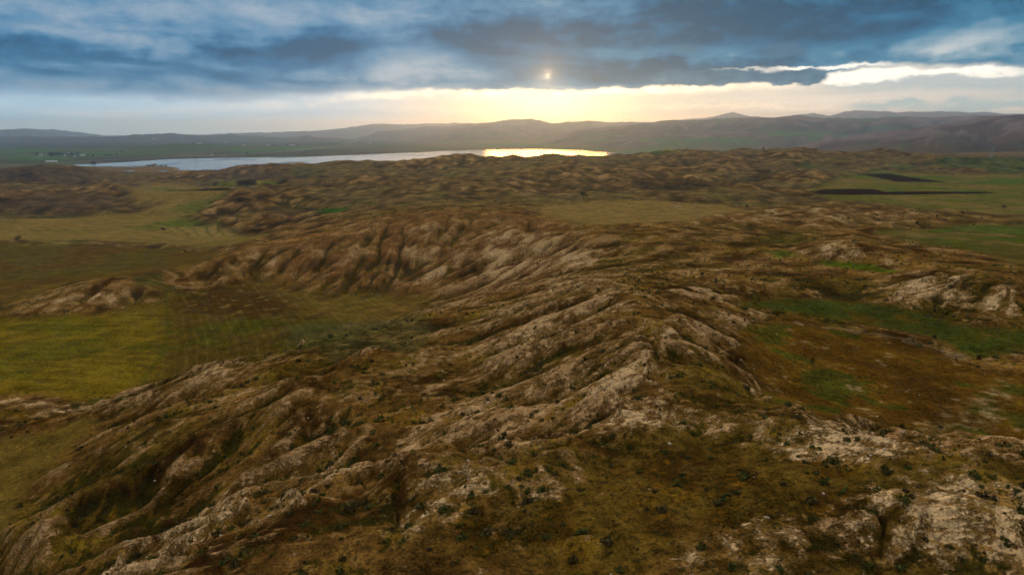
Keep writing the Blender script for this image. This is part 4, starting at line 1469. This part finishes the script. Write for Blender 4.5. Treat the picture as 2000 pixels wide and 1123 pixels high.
def in_view(p):
    """seen from the viewpoint: inside the frame and not behind a rise"""
    ok = np.zeros(len(p), bool)
    cp, sp = math.cos(PITCH), math.sin(PITCH)
    for k, (x, y, z) in enumerate(p):
        dz = z + 0.4 - CAM_H
        f = y * cp - dz * sp
        if f <= 1:
            continue
        u = 1000 + FPX * x / f
        w = 561.5 - FPX * (y * sp + dz * cp) / f
        if not (-20 < u < 2020 and 0 < w < 1140):
            continue
        t = np.linspace(0.3, 0.985, 40)
        zr = CAM_H + dz * t
        blocked = False
        for tt, zz in zip(t, zr):
            if ground_z(x * tt, y * tt) > zz + 0.3:
                blocked = True
                break
        ok[k] = not blocked
    return ok


clump = smooth(0.05, 0.6, n_18 * 0.5 - 0.5 * CURV + 0.75 * n_6)
prob = np.clip(HILLY * (0.06 + 0.94 * clump) * (0.45 + 0.55 * smooth(0.5, 0.0, RK)) + 0.03, 0, 1) * np.where(FLAT > 0.5, 0.08, 1.0)
P1, i1, j1, rng = scatter(24000, 30, 250, prob, 71)
P2_, i2, j2, _ = scatter(26000, 250, 520, prob, 72)
size1 = 0.22 + 0.95 * rng.random(len(P1)) ** 4.0
size1 *= 1 + 0.9 * (rng.random(len(P1)) > 0.985)
Pn, in_, jn, rn = scatter(3400, 34, 125, np.clip(prob * 1.2, 0, 1), 77)
P1 = np.vstack([P1, Pn])
size1 = np.concatenate([size1, 0.32 + 1.1 * rn.random(len(Pn)) ** 3.0])
appar = size1 / np.linalg.norm(P1 - np.array([0, 0, CAM_H]), axis=1)
order = np.argsort(-appar)
cand = order[:900]
vis = in_view(P1[cand])
chosen = cand[vis][:296]
SHRUBS = [shrub_mesh(k, 78, M_SHRUB if k % 3 else M_SHRUBB, 0.115) for k in range(9)]


def where_on(p):
    dz = p[2] - CAM_H
    f = p[1] * math.cos(PITCH) - dz * math.sin(PITCH)
    u = 1000 + FPX * p[0] / f
    w = 561.5 - FPX * (p[1] * math.sin(PITCH) + dz * math.cos(PITCH)) / f
    if u > 1600 and w > 900:
        return 'on the pale outcrop in the bottom right corner'
    if u > 1420 and w > 790:
        return 'along the rocky rim below the brown basin'
    if u > 1100 and w < 860:
        return 'along the main crest' if u < 1450 else 'beside the brown basin'
    if u > 760 and w > 930:
        return 'on the dark ground at bottom centre'
    if u <= 600 and w > 850:
        return 'on the slope at bottom left'
    if w < 800:
        return 'above the striped field'
    return 'on the gullied flank left of the crest'


for c in chosen:
    k = int(rng.integers(9))
    s = float(size1[c]) * 1.05
    wh = where_on(P1[c])
    lab = ('large ' if s > 0.85 else 'small ') + ('dark green' if k % 3 else 'dry brown') + ' shrub ' + wh
    o = link('shrub', SHRUBS[k], label=lab, category='shrub', group='shrubs ' + wh)
    o.location = tuple(P1[c] - np.array([0, 0, 0.04]))
    o.scale = (s * 1.1, s * 1.1, s)
    o.rotation_euler = (0, 0, float(rng.random() * 6.28))

rest = np.setdiff1d(np.arange(len(P1)), chosen)
rest_p = np.vstack([P1[rest], P2_])
rest_s = np.concatenate([size1[rest], 0.35 + 0.8 * np.random.default_rng(5).random(len(P2_)) ** 2.5])


def strew(name, pts, sizes, protos, mats, seed, **props):
    """thousands of small plants joined to one piece of ground cover"""
    rng = np.random.default_rng(seed)
    pick = rng.integers(len(protos), size=len(pts))
    vs, fs, off = [], [], 0
    for k, (v, f) in enumerate(protos):
        m = pick == k
        n = int(m.sum())
        if not n:
            continue
        a = rng.random(n) * 6.28
        ca, sa = np.cos(a)[:, None], np.sin(a)[:, None]
        s = sizes[m][:, None]
        x = (v[None, :, 0] * ca - v[None, :, 1] * sa) * s + pts[m][:, None, 0]
        y = (v[None, :, 0] * sa + v[None, :, 1] * ca) * s + pts[m][:, None, 1]
        z = v[None, :, 2] * s + pts[m][:, None, 2] - 0.03
        vs.append(np.stack([x, y, z], -1).reshape(-1, 3))
        fs.append((f[None] + (np.arange(n) * len(v))[:, None, None]).reshape(-1, f.shape[1]) + off)
        off += n * len(v)
    me = mesh_from(name, np.vstack(vs), np.vstack(fs), mats, smooth_=False)
    return link(name, me, kind='stuff', **props)


small = [puff(np.random.default_rng(900 + k), 10, 0.52, 0.62, 0.26, 0.02, 0.2, 1.0) for k in range(6)]
nb = len(rest_p) // 3
strew('scrub', rest_p[nb:], rest_s[nb:], small, M_SHRUB, 81, label='scattered dark green scrub dotting the hill slopes')
strew('scrub', rest_p[:nb], rest_s[:nb], small, M_SHRUBB, 82, label='scattered brown scrub dotting the hill slopes')
# dry grass tufts near the viewpoint
tuft = []
for k in range(4):
    rg = np.random.default_rng(950 + k)
    v = []
    for b in range(6):
        a = rg.random() * 6.28
        w = 0.10
        r0, r1, h = 0.05, 0.35 + 0.3 * rg.random(), 0.55 + 0.45 * rg.random()
        c, s = math.cos(a), math.sin(a)
        v += [(c * r0 - s * w, s * r0 + c * w, 0), (c * r0 + s * w, s * r0 - c * w, 0), (c * r1, s * r1, h)]
    tuft.append((np.array(v), np.arange(18).reshape(-1, 3)))
tp = np.clip(HILLY * smooth(0.6, 0.1, RK) * (0.25 + 0.75 * smooth(-0.2, 0.4, n_6)), 0, 1)
P3, _, _, rg3 = scatter(26000, 32, 175, tp, 73)
P5, _, _, rg5 = scatter(30000, 520, 1900, np.clip(HILLY * (0.1 + 0.9 * smooth(0.0, 0.6, n_18 - 0.5 * CURV + 0.3 * n_60)), 0, 1), 79)
tiny = [puff(np.random.default_rng(980 + k), 6, 0.55, 0.6, 0.34, 0.02, 0.2, 1.0) for k in range(4)]
strew('scrub', P5, 0.8 + 1.5 * rg5.random(len(P5)) ** 3, tiny, M_SHRUB, 85, label='tiny dark scrub specks over the rough middle hills')
strew('dry_grass', P3, 0.16 + 0.28 * rg3.random(len(P3)) ** 2, tuft, M_TUFT, 83, label='dry yellow grass tufts on the foreground slopes')

# ---- stones
def stone_mesh(k, sub=1):
    rg = np.random.default_rng(700 + k)
    import bmesh
    bm = bmesh.new()
    bmesh.ops.create_icosphere(bm, subdivisions=sub, radius=0.5)
    for v in bm.verts:
        v.co *= 1 + rg.normal() * 0.16
        v.co.z = max(v.co.z * 0.62, -0.18)
        v.co.x *= 1.35
    me = bpy.data.meshes.new('stone')
    bm.to_mesh(me)
    bm.free()
    me.materials.append(M_STONE)
    return me


STONES = [stone_mesh(k) for k in range(6)]
sp_ = np.clip(HILLY * (0.15 + 0.85 * smooth(0.2, 0.7, RK)), 0, 1) + 0.10 * (FID == 5)
P4, _, _, rg4 = scatter(3800, 34, 190, np.clip(sp_, 0, 1), 74)
s4 = 0.10 + 0.34 * rg4.random(len(P4)) ** 4
o4 = np.argsort(-s4 / np.linalg.norm(P4 - np.array([0, 0, CAM_H]), axis=1))
v4 = in_view(P4[o4[:420]])
big4 = o4[:420][v4][:150]
for c in big4:
    o = link('stone', STONES[int(rg4.integers(6))], label='small pale angular stone ' + where_on(P4[c]), category='stone', group='loose stones ' + where_on(P4[c]))
    s = float(s4[c]) * 1.2
    o.location = tuple(P4[c])
    o.scale = (s, s * float(0.6 + 0.4 * rg4.random()), s)
    o.rotation_euler = (0, 0, float(rg4.random() * 6.28))
bmv = [np.array([v.co[:] for v in STONES[k].vertices]) for k in range(6)]
bmf = [np.array([p.vertices[:] for p in STONES[k].polygons]) for k in range(6)]
r4 = np.setdiff1d(np.arange(len(P4)), big4)
strew('gravel', P4[r4], s4[r4], list(zip(bmv, bmf)), M_STONE, 84, label='pale rubble strewn over the bare slopes')


def at(px, py):
    a, l = ground_hit(px, py)
    r = math.exp(l)
    x, y = r * math.sin(a), r * math.cos(a)
    return Vector((x, y, ground_z(x, y)))


# white blocks lying on the plateau plain
for k, (px, py) in enumerate([(1311, 402), (1316, 401.5), (1321, 403), (1326, 402.5), (1330, 404), (1318, 405), (1323, 406), (1326, 397.5), (1229, 391.5), (1186, 404)]):
    o = link('boulder', STONES[k % 6], label='small white boulder in the loose cluster on the tan plateau plain' if k < 8 else ('single white boulder beside the low knoll near the lone plateau tree' if k == 8 else 'single white boulder on the tan plain below the lone tree'), category='boulder', **({'group': 'white boulders on the plateau plain'} if k < 8 else {}))
    p = at(px, py)
    o.location = p
    o.scale = (1.7, 1.5, 1.4)
    o.rotation_euler = (0, 0, k * 1.3)


# ---- trees
def empty(name, loc, **props):
    o = bpy.data.objects.new(name, None)
    o.empty_display_size = 0.5
    COL.objects.link(o)
    o.location = loc
    for k, v in props.items():
        o[k] = v
    return o


def tube(path, radii, sides=7):
    vs, fs = [], []
    for (x, y, z), r in zip(path, radii):
        for s in range(sides):
            a = 6.2832 * s / sides
            vs.append((x + r * math.cos(a), y + r * math.sin(a), z))
    for k in range(len(path) - 1):
        for s in range(sides):
            fs.append((k * sides + s, k * sides + (s + 1) % sides, (k + 1) * sides + (s + 1) % sides, (k + 1) * sides + s))
    return vs, fs


def trunk_mesh(k, h):
    rg = random.Random(k)
    vs, fs = tube([(0, 0, -0.4), (0.02, 0, h * 0.25), (0.06 * h * rg.uniform(-1, 1), 0.03 * h, h * 0.6), (0.05 * h * rg.uniform(-1, 1), 0.05 * h, h * 0.9)], [0.05 * h, 0.036 * h, 0.024 * h, 0.008 * h])
    for j in range(5):
        a = j * 1.256 + rg.random()
        z0 = h * (0.28 + 0.09 * j)
        l = h * (0.34 - 0.03 * j)
        v2, f2 = tube([(0, 0, z0), (math.cos(a) * l * 0.5, math.sin(a) * l * 0.5, z0 + l * 0.4), (math.cos(a) * l, math.sin(a) * l, z0 + l * 0.75)], [0.018 * h, 0.012 * h, 0.004 * h], 5)
        fs += [tuple(i + len(vs) for i in f) for f in f2]
        vs += v2
    me = bpy.data.meshes.new('trunk')
    me.from_pydata(vs, [], fs)
    me.materials.append(M_BARK)
    return me


def crown_mesh(k, n, w, h, z0, leaf, mat):
    rg = np.random.default_rng(1200 + k)
    vs, fs, off = [], [], 0
    m = 7
    for j in range(m):
        v, f = puff(rg, n // m, w * (0.30 + 0.14 * rg.random()), h * (0.2 + 0.1 * rg.random()), leaf, 0, 0.3)
        a, t = rg.random() * 6.28, rg.random()
        c = np.array([math.cos(a) * w * 0.30 * (1 - 0.5 * t), math.sin(a) * w * 0.30 * (1 - 0.5 * t), z0 + h * (0.18 + 0.64 * t)])
        vs.append(v + c)
        fs.append(f + off)
        off += len(v)
    return mesh_from('crown', np.vstack(vs), np.vstack(fs), mat, smooth_=False)


TREES = []
for k in range(4):
    TREES.append((trunk_mesh(k, 1.0), crown_mesh(k, 170, 0.85, 0.78, 0.22, 0.055, M_TREE)))
TREE_TALL = (trunk_mesh(9, 1.0), crown_mesh(9, 150, 0.34, 0.92, 0.10, 0.05, M_TREE))
TREE_BARE = (trunk_mesh(10, 1.0), crown_mesh(10, 200, 0.66, 0.62, 0.36, 0.05, M_BARE))


def tree(px, py, h, kind, label, group=None, w=1.0, name='tree', loc=None):
    pr = {'label': label, 'category': 'tree' if name == 'tree' else 'bush'}
    if group:
        pr['group'] = group
    e = empty(name, loc if loc is not None else at(px, py), **pr)
    e.scale = (h * w, h * w, h)
    e.rotation_euler = (0, 0, random.random() * 6.28)
    link('trunk', kind[0], e)
    link('crown', kind[1], e)
    return e


tree(1139, 390, 8.5, TREES[0], 'lone round tree standing on the tan plateau')
tree(1491, 294.5, 7.5, TREES[1], 'lone dark tree on the skyline hill right of the lake')
tree(36, 470, 5.0, TREES[2], 'lone dark bush at the edge of the straw valley floor', w=1.2, name='bush')
tree(318, 451, 3.6, TREES[3], 'low round bush beside the striped plot in the valley', w=1.6, name='bush')
tree(482, 366, 9.0, TREES[0], 'single tree in front of the ploughed patch below the lake')
tree(813, 334.5, 7.0, TREES[1], 'small dark tree on the rough hills below the pale lake')
tree(870, 334, 7.0, TREES[2], 'small dark tree near the crest below the golden water')
tree(1960, 409, 3.5, TREES[1], 'low bush alone on the green plain far right', w=1.3, name='bush')
tree(1500, 338, 6.5, TREES[3], 'dark bush at the end of the scorched gully', w=1.3, name='bush')
tree(944, 311.5, 6.0, TREES[2], 'tiny dark tree on the hill edge against the water')
tree(184, 327, 23.0, TREE_BARE, 'tall reddish brown tree at the lake head')
for px, py, w in ((291, 326, 1.5), (296, 325, 1.3), (299, 326, 1.4), (287, 325.5, 1.2), (316, 326.5, 1.5), (324, 327, 1.3)):
    tree(px, py, 8.0, TREES[int(px) % 4], 'low dark bush on the lakeside islet', 'bushes on the lakeside islet', w, name='bush')
vr = random.Random(4)
for k in range(44):
    px = vr.choice((vr.uniform(94, 120), vr.uniform(94, 152), vr.uniform(105, 158)))
    py = 303.5 + vr.uniform(-2.5, 3.0) + (px - 95) * 0.03
    tall = vr.random() < 0.2
    tree(px, py, vr.uniform(11, 19), TREE_TALL if tall else TREES[vr.randrange(4)], 'tall narrow dark tree in the village beyond the road' if tall else 'dark broad tree in the village beyond the road', 'village trees', vr.uniform(0.9, 1.3))
for px, py in ((64, 302), (70, 302.5), (74, 303), (205, 304.5), (212, 305), (218, 305), (228, 304), (230, 304.5), (238, 298), (172, 306), (182, 306.5), (280, 276), (286, 276), (421, 301), (482, 302), (484, 301.5)):
    tree(px, py, vr.uniform(10, 16), TREES[vr.randrange(4)], 'dark scattered tree on the green plain left of the lake', 'scattered trees on the left plain', 1.1)
for k in range(46):
    px = vr.uniform(530, 700)
    py = 287 - (px - 530) * 0.036 + vr.uniform(-2.0, 1.2)
    tree(px, py, vr.uniform(9, 17), TREES[vr.randrange(4)], 'brownish tree in the long belt beyond the lake road', 'tree belt beyond the lake road', 1.4)
for k in range(40):
    px = vr.uniform(0, 520)
    py = vr.uniform(274, 284)
    tree(px, py, vr.uniform(9, 16), TREES[vr.randrange(4)], 'tiny dark tree far out on the blue plain', 'far trees on the plain', 1.5)


# ---- houses
def box(x0, x1, y0, y1, z0, z1):
    v = [(x, y, z) for z in (z0, z1) for x, y in ((x0, y0), (x1, y0), (x1, y1), (x0, y1))]
    f = [(3, 2, 1, 0), (4, 5, 6, 7), (0, 1, 5, 4), (1, 2, 6, 5), (2, 3, 7, 6), (3, 0, 4, 7)]
    return v, f


def mk(name, vf, mat):
    me = bpy.data.meshes.new(name)
    me.from_pydata(vf[0], [], vf[1])
    me.materials.append(mat)
    return me


def house_parts(w, d, h, rise, wall, roof):
    parts = []
    v, f = box(-w / 2, w / 2, -d / 2, d / 2, -1.5, h)
    v += [(-w / 2, 0, h + rise), (w / 2, 0, h + rise)]
    f = [x for x in f if x != (4, 5, 6, 7)] + [(4, 7, 8), (5, 9, 6)]
    parts.append(('wall', mk('wall', (v, f), wall), None))
    e, t = 0.5, 0.25
    k = rise / (d / 2)
    rv = []
    for s in (-1, 1):
        yb = s * (d / 2 + e)
        zb = h - e * k
        for z in (0.03, t):
            rv += [(-w / 2 - e, yb, zb + z), (w / 2 + e, yb, zb + z), (w / 2 + e, 0, h + rise + z), (-w / 2 - e, 0, h + rise + z)]
    rf = []
    for o in (0, 8):
        rf += [(o, o + 1, o + 2, o + 3), (o + 4, o + 5, o + 6, o + 7), (o, o + 1, o + 5, o + 4), (o + 1, o + 2, o + 6, o + 5), (o + 3, o, o + 4, o + 7)]
    parts.append(('roof', mk('roof', (rv, rf), roof), None))
    parts.append(('door', mk('door', box(-0.5, 0.5, -d / 2 - 0.08, -d / 2 - 0.01, 0, 2.1), M_DOOR), None))
    for x in (-w * 0.3, w * 0.3):
        parts.append(('window', mk('window', box(x - 0.7, x + 0.7, -d / 2 - 0.08, -d / 2 - 0.01, 1.0, 2.2), M_GLASS), None))
    return parts


HOUSES = [house_parts(14, 9, 4.0, 2.6, M_WALLW, M_ROOFR), house_parts(22, 10, 4.5, 2.2, M_WALLW, M_ROOFG), house_parts(12, 9, 6.0, 2.4, M_WALLB, M_ROOFR), house_parts(30, 12, 4.5, 2.0, M_WALLW, M_ROOFG)]


def house(px, py, kind, rz, label, group=None, sc=1.0):
    pr = {'label': label, 'category': 'house'}
    if group:
        pr['group'] = group
    e = empty('house', at(px, py), **pr)
    e.rotation_euler = (0, 0, rz)
    e.scale = (sc, sc, sc)
    for nm, me, _ in HOUSES[kind]:
        link(nm, me, e)


house(64, 301.5, 0, 0.2, 'small house with red roof apart from the village at its left end')
house(80, 304, 1, -0.5, 'pale long shed where the village lane bends')
house(92, 303.5, 0, 0.3, 'white house at the near end of the village trees')
house(132, 300.5, 3, 0.1, 'longest white barn behind the village trees')
house(124, 305, 1, 0.2, 'white shed in front of the village trees')
house(148, 306, 1, -0.2, 'low white shed at the front edge of the village')
house(157, 304, 2, 0.4, 'tan house at the right end of the village')
house(162, 304.5, 1, 0.0, 'metal roofed shed right of the tan village house')
house(96, 317.5, 1, 0.3, 'pale roadside shed nearest the lake road')
house(103, 317, 3, 0.2, 'long pale roadside shed beside the lake road')
house(303, 323.5, 0, 0.1, 'small white hut on the lakeside islet')
house(476, 284, 1, 0.0, 'lone white building in the middle of the green plain')
house(524, 284, 1, 0.1, 'white building left of the tree belt')
house(567, 284.5, 3, 0.0, 'white farm building by the tree belt, left one of two')
house(574, 284.5, 1, 0.0, 'white farm building by the tree belt, right one of two')
for px, py in ((380, 282), (384, 281.5), (388, 282), (392, 281), (440, 279), (300, 272), (306, 272.5), (663, 281), (668, 280.5), (672, 280), (680, 279), (686, 279.5), (692, 279), (716, 281), (722, 280)):
    house(px, py, vr.randrange(4), vr.uniform(-0.6, 0.6), 'tiny pale house far out on the plain beyond the lake', 'far houses on the plain')


# ---- lake road
def ribbon(name, pts, width, mat, step, lift, label):
    p = [at(*q) for q in pts]
    path = []
    for a, b in zip(p[:-1], p[1:]):
        n = max(1, int((b - a).length / step))
        path += [a.lerp(b, k / n) for k in range(n)]
    path.append(p[-1])
    for _ in range(12):
        path = [path[0]] + [(path[k - 1] + path[k] * 2 + path[k + 1]) / 4 for k in range(1, len(path) - 1)] + [path[-1]]
    zz = [max(ground_z(q.x + dx, q.y + dy) for dx in (-width, 0, width) for dy in (-width, 0, width)) for q in path]
    for _ in range(3):
        zz = [max(zz[max(0, k - 1)], zz[k], zz[min(len(zz) - 1, k + 1)]) for k in range(len(zz))]
    vs, fs = [], []
    for k, q in enumerate(path):
        t = path[min(k + 1, len(path) - 1)] - path[max(k - 1, 0)]
        t.z = 0
        t.normalize()
        s = Vector((t.y, -t.x, 0)) * (width / 2)
        z = zz[k] + lift
        for v in (q - s * 1.35, q - s, q + s, q + s * 1.35):
            vs.append((v.x, v.y, z if len(vs) % 4 in (1, 2) else z - 1.6))
    for k in range(len(path) - 1):
        for j in range(3):
            a = k * 4 + j
            fs.append((a, a + 1, a + 5, a + 4))
    me = bpy.data.meshes.new(name)
    me.from_pydata(vs, [], fs)
    me.materials.append(mat)
    return link(name, me, kind='structure', label=label), path, zz


road, rpath, rz_ = ribbon('road', [(106, 318.5), (150, 315.5), (200, 312.8), (250, 310.3), (330, 307.2), (400, 305), (450, 303.2), (500, 300.6), (550, 297), (595, 292.5), (640, 288.2), (670, 284.2), (690, 281)], 11.0, M_ROAD, 60.0, 0.35, 'pale road running along the far side of the lake')
ribbon('road', [(-40, 325), (0, 323.6), (30, 322.8), (44, 322.2)], 11.0, M_ROAD, 60.0, 0.35, 'short pale road stretch left of the dark hill')


def on_road(px):
    best = min(range(1, len(rpath) - 1), key=lambda k: abs(math.atan2(rpath[k].x, rpath[k].y) - pix_azel(px, 300)[0]))
    t = rpath[best + 1] - rpath[best - 1]
    return Vector((rpath[best].x, rpath[best].y, rz_[best] + 0.36)), math.atan2(t.y, t.x)


def wheel_mesh(r, w):
    vs, fs = [], []
    for s in (-w / 2, w / 2):
        for k in range(12):
            a = 6.2832 * k / 12
            vs.append((r * math.cos(a), s, r * math.sin(a)))
    fs = [(k, (k + 1) % 12, 12 + (k + 1) % 12, 12 + k) for k in range(12)] + [tuple(range(12))[::-1], tuple(range(12, 24))]
    return mk('wheel', (vs, fs), M_RUBBER)


def vehicle(px, kind, label):
    loc, a = on_road(px)
    e = empty('truck' if kind == 'truck' else 'car', loc, label=label, category=kind)
    e.rotation_euler = (0, 0, a)
    if kind == 'truck':
        link('cargo_box', mk('cargo_box', box(-6.0, 4.2, -1.25, 1.25, 1.1, 4.0), M_WHITE), e)
        v, f = box(4.4, 6.4, -1.2, 1.2, 0.6, 3.2)
        v[5] = (6.0, v[5][1], v[5][2])
        v[6] = (6.0, v[6][1], v[6][2])
        link('cab', mk('cab', (v, f), M_WHITE), e)
        link('windscreen', mk('windscreen', box(6.22, 6.45, -1.0, 1.0, 1.9, 2.9), M_GLASS), e)
        w = wheel_mesh(0.5, 0.3)
        xs, ys, zc = (-5.0, -3.8, 5.2), (-1.1, 1.1), 0.5
    else:
        v, f = box(-2.1, 2.1, -0.85, 0.85, 0.35, 0.95)
        link('body', mk('body', (v, f), M_WHITE), e)
        v, f = box(-1.5, 1.0, -0.78, 0.78, 0.96, 1.5)
        for k in (4, 5, 6, 7):
            v[k] = (v[k][0] * 0.7, v[k][1] * 0.85, v[k][2])
        link('cabin', mk('cabin', (v, f), M_GLASS), e)
        w = wheel_mesh(0.34, 0.22)
        xs, ys, zc = (-1.3, 1.3), (-0.8, 0.8), 0.34
    for x in xs:
        for y in ys:
            o = link('wheel', w, e)
            o.location = (x, y, zc)


vehicle(420, 'truck', 'white box truck driving on the lake road')
vehicle(212, 'car', 'white car on the lake road near the village')
vehicle(503, 'car', 'white car on the lake road before the bend')
vehicle(543, 'car', 'white car on the bend of the lake road')


# ---- masts
def mast(px, py, h, label, base=2.4, arms=True):
    e = empty('pylon', at(px, py), label=label, category='pylon')
    t = 0.2

    def bar(a, b, nm):
        a, b = Vector(a), Vector(b)
        d = (b - a).normalized()
        u = d.orthogonal().normalized() * t
        w = d.cross(u).normalized() * t
        vs = [tuple(p + s * u + q * w) for p in (a, b) for s, q in ((-1, -1), (1, -1), (1, 1), (-1, 1))]
        link(nm, mk(nm, (vs, [(3, 2, 1, 0), (4, 5, 6, 7), (0, 1, 5, 4), (1, 2, 6, 5), (2, 3, 7, 6), (3, 0, 4, 7)]), M_STEEL), e)
    for sx in (-1, 1):
        for sy in (-1, 1):
            bar((sx * base, sy * base, -1.5), (sx * 0.35, sy * 0.35, h), 'leg')
    for k in range(4):
        z0, z1 = h * k / 4, h * (k + 1) / 4
        b0, b1 = base + (0.35 - base) * k / 4, base + (0.35 - base) * (k + 1) / 4
        for sy in (-1, 1):
            bar((-b0, sy * b0, z0), (b1, sy * b1, z1), 'brace')
    if arms:
        for z in (0.74, 0.86, 0.97):
            bar((-h * 0.13, 0, h * z), (h * 0.13, 0, h * z), 'cross_arm')


mast(424, 283, 38, 'steel power pylon standing on the plain behind the rounded knoll')
mast(449, 263.5, 55, 'thin mast on the low blue hill crest at the horizon', arms=False)
mast(1936, 308, 26, 'pale power pylon on the green slope at the far right')
